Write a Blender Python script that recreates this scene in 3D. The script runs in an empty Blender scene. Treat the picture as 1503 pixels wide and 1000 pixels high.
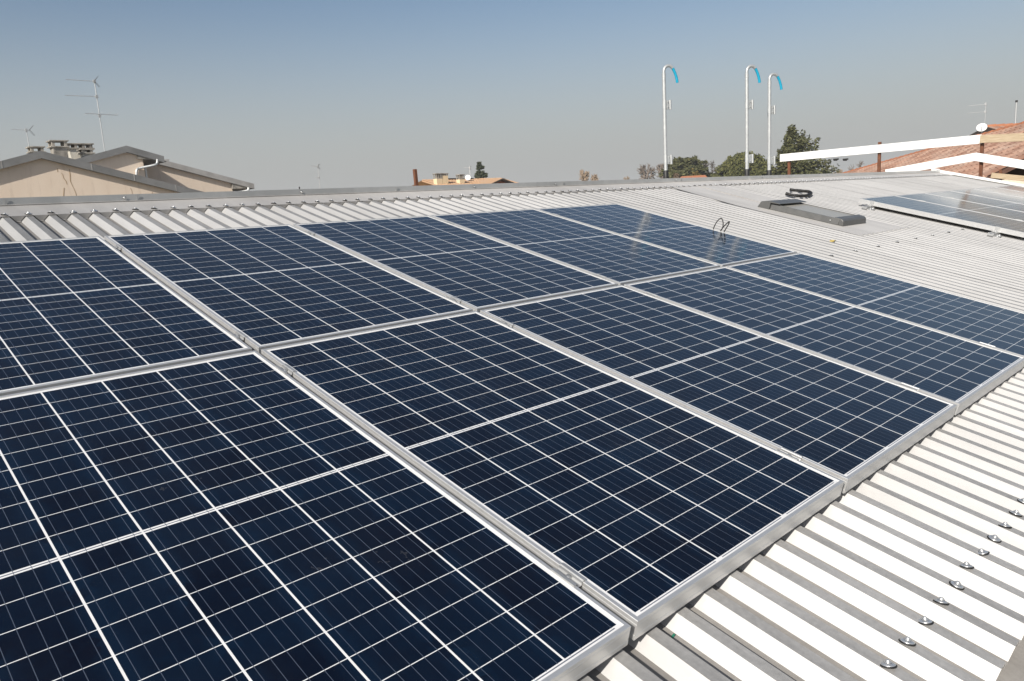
import bpy, bmesh, math, random
import numpy as np
from mathutils import Vector, Matrix

SC = bpy.context.scene
COL = SC.collection
rad = math.radians

# ------------------------------------------------------------------ camera
TH = rad(14.2)                                   # pitch of the metal roof
CT, ST = math.cos(TH), math.sin(TH)


def W(u, v, n):
    """roof coordinates (along ridge, up the slope, off the roof) -> world"""
    return Vector((u, v * CT - n * ST, v * ST + n * CT))


RC = [(0.72277823, -0.68168925, 0.11354028),     # camera right / down / forward in roof coordinates
      (-0.1624027, -0.32723671, -0.93088211),
      (0.67172687, 0.65438208, -0.34722775)]
CR = [W(*r) for r in RC]
CAM = W(-1.15156, -2.294276, 1.047232)
FPX = 1101.74                                    # focal length in pixels of a 1503 px wide picture

cd = bpy.data.cameras.new("camera")
cd.sensor_width = 36.0
cd.lens = FPX / 1503 * 36
cd.clip_start = 0.05
cd.clip_end = 6000
cam = bpy.data.objects.new("camera", cd)
COL.objects.link(cam)
cam.matrix_world = Matrix(((CR[0].x, -CR[1].x, -CR[2].x, CAM.x), (CR[0].y, -CR[1].y, -CR[2].y, CAM.y),
                           (CR[0].z, -CR[1].z, -CR[2].z, CAM.z), (0, 0, 0, 1)))
SC.camera = cam

# ------------------------------------------------------------------ light
SUN = Vector((-0.784, -0.263, 0.552)).normalized()
SUN_EL = math.asin(SUN.z)
wd = bpy.data.worlds.new("World")
SC.world = wd
wd.use_nodes = True
nt = wd.node_tree
sky = nt.nodes.new("ShaderNodeTexSky")
sky.sky_type = 'NISHITA'
sky.sun_disc = False
sky.sun_elevation = SUN_EL
sky.sun_rotation = math.atan2(SUN.x, SUN.y)
sky.altitude = 0
sky.air_density = 1.0
sky.dust_density = 1.4
sky.ozone_density = 0.7
bg = nt.nodes["Background"]
# pale haze lying on the horizon
geo = nt.nodes.new("ShaderNodeNewGeometry")
sepz = nt.nodes.new("ShaderNodeSeparateXYZ")
nt.links.new(geo.outputs["Incoming"], sepz.inputs[0])
mr = nt.nodes.new("ShaderNodeMapRange")
mr.interpolation_type = 'SMOOTHSTEP'
mr.inputs["From Min"].default_value = -0.28
mr.inputs["From Max"].default_value = -0.015
nt.links.new(sepz.outputs[2], mr.inputs["Value"])
hz = nt.nodes.new("ShaderNodeMix")
hz.data_type = 'RGBA'
nt.links.new(mr.outputs[0], hz.inputs[0])
nt.links.new(sky.outputs[0], hz.inputs[6])
hz.inputs[7].default_value = (4.72, 4.78, 4.74, 1)
nt.links.new(hz.outputs[2], bg.inputs[0])
bg.inputs[1].default_value = 0.079

sd = bpy.data.lights.new("sun", 'SUN')
sd.energy = 4.6
sd.angle = rad(0.53)
sd.color = (1.0, 0.955, 0.885)
so = bpy.data.objects.new("sun", sd)
COL.objects.link(so)
so.rotation_euler = SUN.to_track_quat('Z', 'Y').to_euler()

SC.view_settings.view_transform = 'Standard'
SC.view_settings.look = 'None'
SC.view_settings.exposure = 0.25
SC.view_settings.gamma = 1.0
SC.cycles.max_bounces = 6
SC.cycles.sample_clamp_indirect = 6

# ------------------------------------------------------------------ helpers


def ray(px, py):
    x, y = (px - 751.5) / FPX, (py - 500) / FPX
    return CR[0] * x + CR[1] * y + CR[2]


def on_plane(px, py, P, N):
    d = ray(px, py)
    t = (Vector(P) - CAM).dot(N) / d.dot(N)
    return CAM + d * t


def at_y(px, py, Y):
    return on_plane(px, py, (0, Y, 0), Vector((0, 1, 0)))


def at_x(px, py, X):
    return on_plane(px, py, (X, 0, 0), Vector((1, 0, 0)))


def at_depth(px, py, D):
    return CAM + ray(px, py) * D


def roof_pt(px, py, n):
    """pixel -> (u, v) on the plane n above the roof datum"""
    w = on_plane(px, py, W(0, 0, n), W(0, 0, 1))
    return w.x, w.y * CT + w.z * ST


def tag(o, label=None, cat=None, group=None, kind=None):
    for k, v in (("label", label), ("category", cat), ("group", group), ("kind", kind)):
        if v:
            o[k] = v
    return o


def empty(name, loc=(0, 0, 0), rot=(0, 0, 0)):
    o = bpy.data.objects.new(name, None)
    o.empty_display_size = 0.2
    COL.objects.link(o)
    o.location = loc
    o.rotation_euler = rot
    return o


class MB:
    """collects faces for one mesh"""

    def __init__(s):
        s.v, s.f, s.m, s.sm = [], [], [], []

    def add(s, verts, faces, mi=0, smooth=False):
        b = len(s.v)
        s.v += [tuple(x) for x in verts]
        for f in faces:
            s.f.append([b + i for i in f])
            s.m.append(mi)
            s.sm.append(smooth)
        return s

    def box(s, x0, x1, y0, y1, z0, z1, mi=0):
        return s.hexa([(x0, y0, z0), (x1, y0, z0), (x1, y1, z0), (x0, y1, z0),
                       (x0, y0, z1), (x1, y0, z1), (x1, y1, z1), (x0, y1, z1)], mi)

    def hexa(s, p, mi=0):
        return s.add(p, [(3, 2, 1, 0), (4, 5, 6, 7), (0, 1, 5, 4), (1, 2, 6, 5), (2, 3, 7, 6), (3, 0, 4, 7)], mi)

    def beam(s, a, b, w, h, up=(0, 0, 1), mi=0):
        a, b, up = Vector(a), Vector(b), Vector(up)
        d = (b - a).normalized()
        r = d.cross(up).normalized()
        u = r.cross(d)
        q = []
        for e in (a, b):
            q += [e - r * w / 2 - u * h / 2, e + r * w / 2 - u * h / 2, e + r * w / 2 + u * h / 2, e - r * w / 2 + u * h / 2]
        return s.add(q, [(0, 1, 2, 3), (7, 6, 5, 4), (0, 4, 5, 1), (1, 5, 6, 2), (2, 6, 7, 3), (3, 7, 4, 0)], mi)

    def tube(s, pts, r, seg=8, mi=0, cap=True):
        pts = [Vector(p) for p in pts]
        n = len(pts)
        rr = r if isinstance(r, (list, tuple)) else [r] * n
        vs, ref = [], None
        for i, p in enumerate(pts):
            d = (pts[min(i + 1, n - 1)] - pts[max(i - 1, 0)]).normalized()
            if ref is None:
                ref = Vector((0, 0, 1)) if abs(d.z) < 0.9 else Vector((1, 0, 0))
            x = d.cross(ref)
            if x.length < 1e-4:
                x = d.cross(Vector((0.3, 1, 0.2)))
            x.normalize()
            y = x.cross(d).normalized()
            ref = y
            vs += [p + (x * math.cos(k / seg * 2 * math.pi) + y * math.sin(k / seg * 2 * math.pi)) * rr[i] for k in range(seg)]
        fs = []
        for i in range(n - 1):
            for k in range(seg):
                a, b = i * seg + k, i * seg + (k + 1) % seg
                fs.append((a, a + seg, b + seg, b))
        s.add(vs, fs, mi, True)
        if cap:
            s.add(vs[:seg], [tuple(range(seg))], mi)
            s.add(vs[-seg:], [tuple(reversed(range(seg)))], mi)
        return s

    def lathe(s, prof, seg=16, mi=0, org=(0, 0, 0)):
        vs = [(org[0] + r * math.cos(k / seg * 2 * math.pi), org[1] + r * math.sin(k / seg * 2 * math.pi), org[2] + z)
              for r, z in prof for k in range(seg)]
        fs = []
        for i in range(len(prof) - 1):
            for k in range(seg):
                a, b = i * seg + k, i * seg + (k + 1) % seg
                fs.append((a, b, b + seg, a + seg))
        return s.add(vs, fs, mi, True)

    def sweep_x(s, prof, x0, x1, mi=0, closed=True):
        """profile of (y, z) extruded along x"""
        n = len(prof)
        vs = [(x0, y, z) for y, z in prof] + [(x1, y, z) for y, z in prof]
        fs = [(i, (i + 1) % n, n + (i + 1) % n, n + i) for i in range(n if closed else n - 1)]
        if closed:
            fs += [tuple(reversed(range(n))), tuple(range(n, 2 * n))]
        return s.add(vs, fs, mi)

    def build(s, name, mats, parent=None, loc=None, rot=None):
        me = bpy.data.meshes.new(name)
        me.from_pydata(s.v, [], s.f)
        mats = mats if isinstance(mats, (list, tuple)) else [mats]
        for m in mats:
            me.materials.append(m)
        me.polygons.foreach_set("material_index", s.m)
        me.polygons.foreach_set("use_smooth", s.sm)
        me.update()
        o = bpy.data.objects.new(name, me)
        COL.objects.link(o)
        if parent:
            o.parent = parent
        if loc is not None:
            o.location = loc
        if rot is not None:
            o.rotation_euler = rot
        return o


def bevel(o, w=0.002, seg=1, ang=40):
    m = o.modifiers.new("bevel", 'BEVEL')
    m.width = w
    m.segments = seg
    m.limit_method = 'ANGLE'
    m.angle_limit = rad(ang)
    m.harden_normals = False
    return o


def copy_tree(o, parent=None):
    c = o.copy()
    COL.objects.link(c)
    if parent:
        c.parent = parent
    for ch in list(o.children):
        copy_tree(ch, c)
    return c


# ------------------------------------------------------------------ materials


class NT:
    def __init__(s, name):
        s.mat = bpy.data.materials.new(name)
        s.mat.use_nodes = True
        s.t = s.mat.node_tree
        s.b = s.t.nodes["Principled BSDF"]

    def node(s, t, **kw):
        n = s.t.nodes.new(t)
        for k, v in kw.items():
            setattr(n, k, v)
        return n

    def link(s, a, b):
        s.t.links.new(a, b)

    def m(s, op, a, b=None, c=None):
        n = s.node("ShaderNodeMath", operation=op)
        for i, x in enumerate((a, b, c)):
            if x is None:
                continue
            if isinstance(x, (int, float)):
                n.inputs[i].default_value = x
            else:
                s.link(x, n.inputs[i])
        return n.outputs[0]

    def mix(s, f, a, b):
        n = s.node("ShaderNodeMix", data_type='RGBA')
        for i, x in ((0, f), (6, a), (7, b)):
            if isinstance(x, (int, float)):
                n.inputs[i].default_value = x
            elif isinstance(x, (tuple, list)):
                n.inputs[i].default_value = (*x[:3], 1)
            else:
                s.link(x, n.inputs[i])
        return n.outputs[2]

    def coord(s, kind="Object"):
        return s.node("ShaderNodeTexCoord").outputs[kind]

    def noise(s, vec, scale, detail=4, rough=0.55, out="Fac"):
        n = s.node("ShaderNodeTexNoise")
        n.inputs["Scale"].default_value = scale
        n.inputs["Detail"].default_value = detail
        n.inputs["Roughness"].default_value = rough
        if vec is not None:
            s.link(vec, n.inputs["Vector"])
        return n.outputs[out]

    def stretch(s, vec, sc):
        n = s.node("ShaderNodeMapping")
        n.inputs["Scale"].default_value = sc
        s.link(vec, n.inputs["Vector"])
        return n.outputs[0]

    def ramp(s, f, a, b, c0, c1):
        n = s.node("ShaderNodeValToRGB")
        n.color_ramp.elements[0].position = a
        n.color_ramp.elements[1].position = b
        n.color_ramp.elements[0].color = (*c0, 1)
        n.color_ramp.elements[1].color = (*c1, 1)
        s.link(f, n.inputs[0])
        return n.outputs[0]

    def set(s, **kw):
        names = {"base": "Base Color", "rough": "Roughness", "metal": "Metallic", "ior": "IOR", "spec": "Specular IOR Level",
                 "normal": "Normal", "coat": "Coat Weight", "coat_rough": "Coat Roughness", "alpha": "Alpha"}
        for k, v in kw.items():
            i = s.b.inputs[names[k]]
            if isinstance(v, (int, float)):
                i.default_value = v
            elif isinstance(v, (tuple, list)):
                i.default_value = (*v[:3], 1)
            else:
                s.link(v, i)
        return s.mat

    def bump(s, h, strength=0.3, dist=0.01):
        n = s.node("ShaderNodeBump")
        n.inputs["Strength"].default_value = strength
        n.inputs["Distance"].default_value = dist
        s.link(h, n.inputs["Height"])
        s.link(n.outputs[0], s.b.inputs["Normal"])


def mottled(name, c0, c1, scale=8, rough=0.7, metal=0.0, stretch=(1, 1, 1), a=0.3, b=0.7, bump=0.0, spec=0.5, detail=5):
    t = NT(name)
    v = t.stretch(t.coord(), stretch)
    f = t.noise(v, scale, detail, 0.6)
    t.set(base=t.ramp(f, a, b, c0, c1), rough=rough, metal=metal, spec=spec)
    if bump:
        t.bump(t.noise(v, scale * 4, 4), bump)
    return t.mat


# cell field of one module: 6 columns of cells, 2 x 10 rows of half cells
WC, HC = 0.9587, 1.6283


def laminate_mat(name, tail):
    t = NT(name)
    sp = t.node("ShaderNodeSeparateXYZ")
    t.link(t.coord(), sp.inputs[0])
    X, Y = sp.outputs[0], sp.outputs[1]
    gx, gy, gc = 0.0047, 0.0020, 0.0135
    cw = (WC - 5 * gx) / 6
    px = cw + gx
    half = (HC - gc) / 2
    ch = (half - 9 * gy) / 10
    py = ch + gy
    up = t.m('GREATER_THAN', Y, half + gc / 2)
    Y2 = t.m('SUBTRACT', Y, t.m('MULTIPLY', up, half + gc))
    cx = t.m('FLOORED_MODULO', X, px)
    cy = t.m('FLOORED_MODULO', Y2, py)
    inx = t.m('MULTIPLY', t.m('GREATER_THAN', X, 0.0), t.m('LESS_THAN', X, WC))
    iny = t.m('MULTIPLY', t.m('GREATER_THAN', Y2, 0.0), t.m('LESS_THAN', Y2, half))
    cell = t.m('MULTIPLY', t.m('MULTIPLY', inx, iny), t.m('MULTIPLY', t.m('LESS_THAN', cx, cw), t.m('LESS_THAN', cy, ch)))
    # bus bars
    bx = t.m('ABSOLUTE', t.m('SUBTRACT', t.m('FLOORED_MODULO', cx, cw / 5), cw / 10))
    bus = t.m('MULTIPLY', t.m('LESS_THAN', bx, 0.0007), t.m('MULTIPLY', inx, t.m('LESS_THAN', cx, cw)))
    bus = t.m('MULTIPLY', bus, t.m('MULTIPLY', t.m('GREATER_THAN', Y, -0.0015), t.m('LESS_THAN', Y, HC + 0.0015)))
    # cell tone
    ix = t.m('FLOOR', t.m('DIVIDE', X, px))
    iy = t.m('FLOOR', t.m('DIVIDE', Y, py))
    oi = t.node("ShaderNodeObjectInfo")
    cmb = t.node("ShaderNodeCombineXYZ")
    t.link(ix, cmb.inputs[0])
    t.link(iy, cmb.inputs[1])
    t.link(t.m('MULTIPLY', oi.outputs["Random"], 37.0), cmb.inputs[2])
    wn = t.node("ShaderNodeTexWhiteNoise", noise_dimensions='3D')
    t.link(cmb.outputs[0], wn.inputs[0])
    vo = t.node("ShaderNodeTexVoronoi")
    vo.inputs["Scale"].default_value = 55
    t.link(t.coord(), vo.inputs["Vector"])
    vsep = t.node("ShaderNodeSeparateColor")
    t.link(vo.outputs["Color"], vsep.inputs[0])
    grain = vsep.outputs[0]
    big = t.noise(t.coord(), 7, 3)
    tone = t.m('ADD', t.m('MULTIPLY', wn.outputs[0], 0.45), t.m('ADD', t.m('MULTIPLY', grain, 0.15), t.m('MULTIPLY', big, 0.5)))
    edge = t.m('MINIMUM', cx, t.m('SUBTRACT', cw, cx))
    eb = t.m('MULTIPLY', t.m('SUBTRACT', 1.0, t.m('MINIMUM', t.m('DIVIDE', edge, 0.035), 1.0)), 0.55)
    tone = t.m('ADD', tone, t.m('MULTIPLY', eb, t.m('GREATER_THAN', big, 0.45)))
    ccol = t.ramp(tone, 0.15, 1.15, (0.0022, 0.0028, 0.0078), (0.0030, 0.0100, 0.0245))
    # collecting ribbons: centre gap (two runs of three columns... broken at the strings) and the tail margin
    cyc = t.m('ABSOLUTE', t.m('SUBTRACT', Y, HC / 2))
    rb1 = t.m('MULTIPLY', t.m('LESS_THAN', cyc, 0.0017), t.m('MULTIPLY', inx, t.m('LESS_THAN', cx, cw)))
    rib = rb1
    if tail:
        px2 = px * 2
        c2 = t.m('FLOORED_MODULO', X, px2)
        rb2 = t.m('MULTIPLY', t.m('LESS_THAN', t.m('ABSOLUTE', t.m('ADD', Y, 0.0047)), 0.0013),
                  t.m('MULTIPLY', inx, t.m('MULTIPLY', t.m('GREATER_THAN', c2, 0.012), t.m('LESS_THAN', c2, px2 - 0.016))))
        rib = t.m('MAXIMUM', rb1, rb2)
    white = t.ramp(t.noise(t.coord(), 30, 3), 0.3, 0.7, (0.74, 0.73, 0.71), (0.80, 0.79, 0.77))
    col = t.mix(rib, white, (0.13, 0.14, 0.17))
    col = t.mix(cell, col, ccol)
    col = t.mix(t.m('MULTIPLY', bus, 0.9), col, (0.072, 0.088, 0.118))
    # thin dust and a few dried drip marks
    d1 = t.noise(t.coord(), 3.2, 6, 0.65)
    d2 = t.noise(t.stretch(t.coord(), (60, 38, 1)), 1.0, 2, 0.5)
    mark = t.m('MULTIPLY', t.m('GREATER_THAN', d1, 0.63), t.m('GREATER_THAN', d2, 0.60))
    film = t.m('MULTIPLY', t.m('MAXIMUM', t.m('SUBTRACT', d1, 0.42), 0.0), 0.022)
    col = t.mix(t.m('ADD', film, t.m('MULTIPLY', mark, 0.05)), col, (0.42, 0.40, 0.37))
    rr = t.m('ADD', 0.085, t.m('MULTIPLY', d1, 0.06))
    return t.set(base=col, rough=rr, ior=1.385, spec=0.5)


M = {}
M['lam_tail'] = laminate_mat('laminate_with_ribbon', True)
M['lam'] = laminate_mat('laminate', False)
M['alu'] = mottled('anodised_aluminium', (0.61, 0.605, 0.595), (0.69, 0.685, 0.67), 3, 0.52, 0.7, (1, 14, 14))
M['alu_bright'] = mottled('clamp_aluminium', (0.42, 0.42, 0.415), (0.54, 0.54, 0.53), 9, 0.5, 0.7)
M['backsheet'] = mottled('white_backsheet', (0.68, 0.68, 0.67), (0.72, 0.72, 0.71), 4, 0.6)
M['black'] = mottled('black_rubber', (0.010, 0.010, 0.010), (0.022, 0.021, 0.020), 30, 0.55)
M['galv'] = mottled('galvanised_steel', (0.46, 0.47, 0.47), (0.60, 0.61, 0.60), 26, 0.42, 0.5)
M['zinc'] = mottled('zinc_screw', (0.58, 0.58, 0.57), (0.76, 0.76, 0.75), 60, 0.36, 0.75)
M['blue'] = mottled('blue_conduit', (0.006, 0.27, 0.43), (0.012, 0.35, 0.52), 30, 0.4)
M['dgrey'] = mottled('dark_grey_lacquer', (0.085, 0.085, 0.082), (0.115, 0.113, 0.108), 12, 0.42)
M['rust'] = mottled('rusty_steel', (0.085, 0.030, 0.014), (0.19, 0.075, 0.035), 18, 0.85, 0.0, (1, 1, 0.4), bump=0.3)
M['whitepaint'] = mottled('white_plank_paint', (0.76, 0.76, 0.74), (0.84, 0.84, 0.82), 3, 0.55, 0.0, (1, 0.3, 6))
M['wood'] = mottled('raw_plank', (0.36, 0.27, 0.17), (0.52, 0.42, 0.29), 5, 0.8, 0.0, (3, 1.0, 14), bump=0.2)
M['plastic_white'] = mottled('white_plastic', (0.70, 0.70, 0.68), (0.78, 0.78, 0.75), 10, 0.4)


def sheet_mat(name, lo, hi, metal, rough, streak):
    t = NT(name)
    v = t.coord()
    a = t.noise(t.stretch(v, (1.0, 0.22, 1.0)), 9, 6, 0.62)
    b = t.noise(v, 70, 4, 0.6)
    c = t.noise(t.stretch(v, (0.25, 0.25, 0.25)), 1.3, 3)
    f = t.m('ADD', t.m('MULTIPLY', a, 0.55), t.m('ADD', t.m('MULTIPLY', b, streak), t.m('MULTIPLY', c, 0.45 - streak)))
    col = t.ramp(f, 0.34, 0.66, lo, hi)
    # each sheet of nine ribs has weathered a little differently
    sp = t.node("ShaderNodeSeparateXYZ")
    t.link(v, sp.inputs[0])
    wn = t.node("ShaderNodeTexWhiteNoise", noise_dimensions='1D')
    t.link(t.m('FLOOR', t.m('DIVIDE', t.m('SUBTRACT', sp.outputs[0], 0.047), 1.00998)), wn.inputs["W"])
    hs = t.node("ShaderNodeHueSaturation")
    t.link(t.m('ADD', 0.93, t.m('MULTIPLY', wn.outputs[0], 0.12)), hs.inputs["Value"])
    t.link(col, hs.inputs["Color"])
    t.set(base=hs.outputs[0], rough=rough, metal=metal)
    t.bump(a, 0.06, 0.004)
    t.b.inputs['Diffuse Roughness'].default_value = 1.0
    return t.mat


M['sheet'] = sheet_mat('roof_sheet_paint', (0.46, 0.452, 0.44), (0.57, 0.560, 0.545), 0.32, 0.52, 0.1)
M['crest_tone'] = sheet_mat('roof_sheet_crest', (0.25, 0.243, 0.233), (0.47, 0.458, 0.44), 0.5, 0.5, 0.28)  # rib crests: darker and more mottled than the flanks
M['valley'] = sheet_mat('roof_sheet_valley', (0.22, 0.205, 0.187), (0.33, 0.31, 0.285), 0.3, 0.6, 0.25)  # rib valleys and gutter: darkest tone, slightly browner
M['flash'] = sheet_mat('flashing_grey', (0.37, 0.356, 0.34), (0.47, 0.453, 0.432), 0.3, 0.5, 0.14)
M['flash_dark'] = sheet_mat('flashing_zinc_grey', (0.44, 0.445, 0.445), (0.53, 0.535, 0.53), 0.4, 0.5, 0.12)


def stucco(name, c0, c1, stain):
    t = NT(name)
    v = t.coord()
    a = t.noise(t.stretch(v, (1, 1, 0.45)), 1.1, 6, 0.65)
    b = t.noise(t.stretch(v, (3.0, 3.0, 0.5)), 1.6, 5, 0.6)
    col = t.ramp(a, 0.3, 0.7, c0, c1)
    st = t.m('MULTIPLY', t.m('MINIMUM', t.m('MULTIPLY', t.m('MAXIMUM', t.m('SUBTRACT', b, 0.53), 0.0), 4.0), 1.0), 0.75)
    t.set(base=t.mix(st, col, stain), rough=0.9, spec=0.2)
    t.bump(t.noise(v, 60, 3), 0.25, 0.01)
    return t.mat


M['stucco'] = stucco('beige_render', (0.79, 0.64, 0.50), (0.87, 0.73, 0.585), (0.62, 0.49, 0.38))
M['stucco_y'] = stucco('yellow_render', (0.74, 0.58, 0.36), (0.82, 0.66, 0.44), (0.55, 0.42, 0.26))
M['concrete'] = mottled('stained_concrete', (0.16, 0.145, 0.125), (0.42, 0.385, 0.33), 5, 0.9, 0, (1, 1, 0.6), 0.32, 0.66, 0.4)
M['concrete_l'] = mottled('pale_stained_concrete', (0.42, 0.39, 0.33), (0.66, 0.62, 0.54), 4, 0.9, 0, (1, 1, 0.6), 0.3, 0.66, 0.4)
M['verge'] = mottled('weathered_zinc_verge', (0.21, 0.205, 0.195), (0.30, 0.295, 0.285), 1.6, 0.55, 0.25, (1, 1, 1))
M['verge_l'] = mottled('pale_concrete_verge', (0.30, 0.285, 0.265), (0.46, 0.44, 0.41), 2.0, 0.8)
M['soffit'] = mottled('dark_timber', (0.030, 0.022, 0.017), (0.06, 0.045, 0.035), 5, 0.8)
M['crack'] = mottled('brown_crack', (0.36, 0.235, 0.11), (0.48, 0.33, 0.18), 12, 0.9)


def tile_mat(name, c0, c1, c2):
    t = NT(name)
    v = t.coord()
    g = t.node("ShaderNodeNewGeometry")
    a = t.noise(v, 0.9, 5, 0.6)
    col = t.ramp(g.outputs["Random Per Island"], 0.0, 1.0, c0, c1)
    col = t.mix(t.m('MULTIPLY', t.m('MAXIMUM', t.m('SUBTRACT', a, 0.45), 0.0), 2.2), col, c2)
    t.set(base=col, rough=0.85, spec=0.25)
    return t.mat


M['tile'] = tile_mat('terracotta_tiles', (0.22, 0.118, 0.082), (0.41, 0.25, 0.18), (0.42, 0.34, 0.28))
M['tile_bed'] = mottled('dark_tile_bed', (0.085, 0.042, 0.028), (0.13, 0.066, 0.045), 3, 0.9)
M['tile_tan'] = tile_mat('tan_tiles', (0.42, 0.25, 0.14), (0.52, 0.33, 0.20), (0.46, 0.36, 0.26))
M['ridge_tile'] = mottled('orange_ridge_tile', (0.34, 0.125, 0.06), (0.46, 0.19, 0.095), 4, 0.85)


def leaf_mat(name, dark, light):
    t = NT(name)
    g = t.node("ShaderNodeNewGeometry")
    n = t.noise(t.coord(), 0.8, 3)
    f = t.m('ADD', t.m('MULTIPLY', g.outputs["Random Per Island"], 0.6), t.m('MULTIPLY', n, 0.5))
    t.set(base=t.ramp(f, 0.15, 0.95, dark, light), rough=0.75, spec=0.2)
    return t.mat


M['cedar'] = leaf_mat('cedar_needles', (0.028, 0.036, 0.015), (0.165, 0.160, 0.068))
M['pine'] = leaf_mat('pine_needles', (0.030, 0.040, 0.014), (0.170, 0.165, 0.055))
M['conifer'] = leaf_mat('conifer_needles', (0.022, 0.032, 0.017), (0.110, 0.120, 0.066))
M['hedge'] = leaf_mat('ochre_leaves', (0.075, 0.060, 0.018), (0.21, 0.155, 0.05))
M['brown_leaf'] = leaf_mat('dry_brown_leaves', (0.095, 0.065, 0.042), (0.23, 0.165, 0.11))
M['bark'] = mottled('bark', (0.055, 0.042, 0.033), (0.12, 0.095, 0.075), 6, 0.9)
M['twig'] = mottled('pale_bare_twigs', (0.17, 0.135, 0.11), (0.27, 0.225, 0.19), 3, 0.9)
M['reed'] = mottled('straw_coloured_twigs', (0.32, 0.235, 0.16), (0.45, 0.34, 0.24), 3, 0.9)

t = NT('meadow')
n1 = t.noise(t.coord(), 0.05, 6)
t.set(base=t.ramp(n1, 0.3, 0.7, (0.07, 0.08, 0.035), (0.16, 0.14, 0.085)), rough=0.95)
M['ground'] = t.mat
M['yard'] = mottled('asphalt_yard', (0.045, 0.045, 0.044), (0.065, 0.064, 0.062), 0.6, 0.9)

t = NT('haze_toned_glass')
t.set(base=(0.34, 0.32, 0.28), rough=0.30, ior=1.3)  # haze reflected in the pane is put into this pale warm base colour
M['glass'] = t.mat

GZ = -6.2                                         # ground level

# ------------------------------------------------------------------ ground
g = MB()
g.add([(-620, -620, 0), (620, -620, 0), (620, 620, 0), (-620, 620, 0)], [(0, 1, 2, 3)])
tag(g.build('ground', M['ground'], loc=(0, 0, GZ)), kind='structure')
g = MB()
g.add([(-14, -14, 0), (27, -14, 0), (27, 16, 0), (-14, 16, 0)], [(0, 1, 2, 3)])
tag(g.build('paved_yard', M['yard'], loc=(0, 0, GZ + 0.01)), kind='structure')

# ------------------------------------------------------------------ the metal-roofed building
U0, U1 = -6.0, 15.5
V0, VR = -2.186, 2.74                             # eaves line, foot of the ridge upstand
PITCH, PH = 0.11222, 0.047
NCR, NVA = -0.060, -0.089                         # crest and valley levels
bld = empty('metal_roofed_building', (0, 0, GZ))
tag(bld, 'building under the big pale ribbed metal roof that carries the solar panels', 'building')
ROOT = empty  # alias


def roofpart(mb, name, mat, parent=bld):
    """mesh given in roof coordinates, standing in the building"""
    o = mb.build(name, mat, parent)
    o.location = (0, 0, -GZ)
    o.rotation_euler = (TH, 0, 0)
    return o


CW2, FW = 0.0165, 0.026                           # half crest, run of one flank
mb = MB()
k0, k1 = math.ceil((U0 - PH) / PITCH) + 1, math.floor((U1 - PH) / PITCH) - 1
prof = [(U0, NVA)]
for k in range(k0, k1 + 1):
    c = PH + k * PITCH
    prof += [(c - CW2 - FW, NVA), (c - CW2, NCR), (c + CW2, NCR), (c + CW2 + FW, NVA)]
prof.append((U1, NVA))
vs = [V0, -1.0, 0.2, 1.4, VR + 0.03]
for i in range(len(prof) - 1):
    (ua, na), (ub, nb) = prof[i], prof[i + 1]
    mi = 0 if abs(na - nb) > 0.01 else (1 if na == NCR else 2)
    for j in range(len(vs) - 1):
        mb.add([(ua, vs[j], na), (ub, vs[j], nb), (ub, vs[j + 1], nb), (ua, vs[j + 1], na)], [(0, 1, 2, 3)], mi)
# sheet thickness at the eaves
for i in range(len(prof) - 1):
    (ua, na), (ub, nb) = prof[i], prof[i + 1]
    mb.add([(ua, V0, na - 0.0025), (ub, V0, nb - 0.0025), (ub, V0, nb), (ua, V0, na)], [(0, 1, 2, 3)], 0)
# laps between neighbouring sheets: a second thickness over every ninth rib
for k in range(k0, k1 + 1):
    if k % 9 == 0:
        c = PH + k * PITCH
        mb.add([(c - CW2 - 0.0005, V0, NCR + 0.0012), (c + CW2 + 0.0012, V0, NCR + 0.0012),
                (c + CW2 + 0.0012, VR, NCR + 0.0012), (c - CW2 - 0.0005, VR, NCR + 0.0012),
                (c + CW2 + FW * 0.8, V0, NVA + 0.008), (c + CW2 + FW * 0.8, VR, NVA + 0.008)],
               [(0, 1, 2, 3), (1, 4, 5, 2)], 1)
sheet = roofpart(mb, 'roof', [M['sheet'], M['crest_tone'], M['valley']])

# far slope, seen only from elsewhere
mb = MB()
RX = W(0, VR + 0.2, 0)
zr = RX.z - 0.16
mb.add([(U0, RX.y, zr), (U1, RX.y, zr), (U1, RX.y + 4.6, zr - 4.6 * math.tan(TH)), (U0, RX.y + 4.6, zr - 4.6 * math.tan(TH))],
       [(0, 1, 2, 3)])
o = mb.build('rear_roof_slope', M['flash'], bld, (0, 0, -GZ))
# walls
e0 = W(0, V0 + 0.25, -0.16)
mb = MB()
yb = RX.y + 4.4
gable = [(e0.y, 0), (yb, 0), (yb, zr - 4.4 * math.tan(TH) - 0.05 - GZ), (RX.y, zr - 0.1 - GZ), (e0.y, e0.z - GZ)]
mb.sweep_x(gable, U0 + 0.15, U1 - 0.1)
mb.build('wall', M['stucco'], bld)

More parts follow.
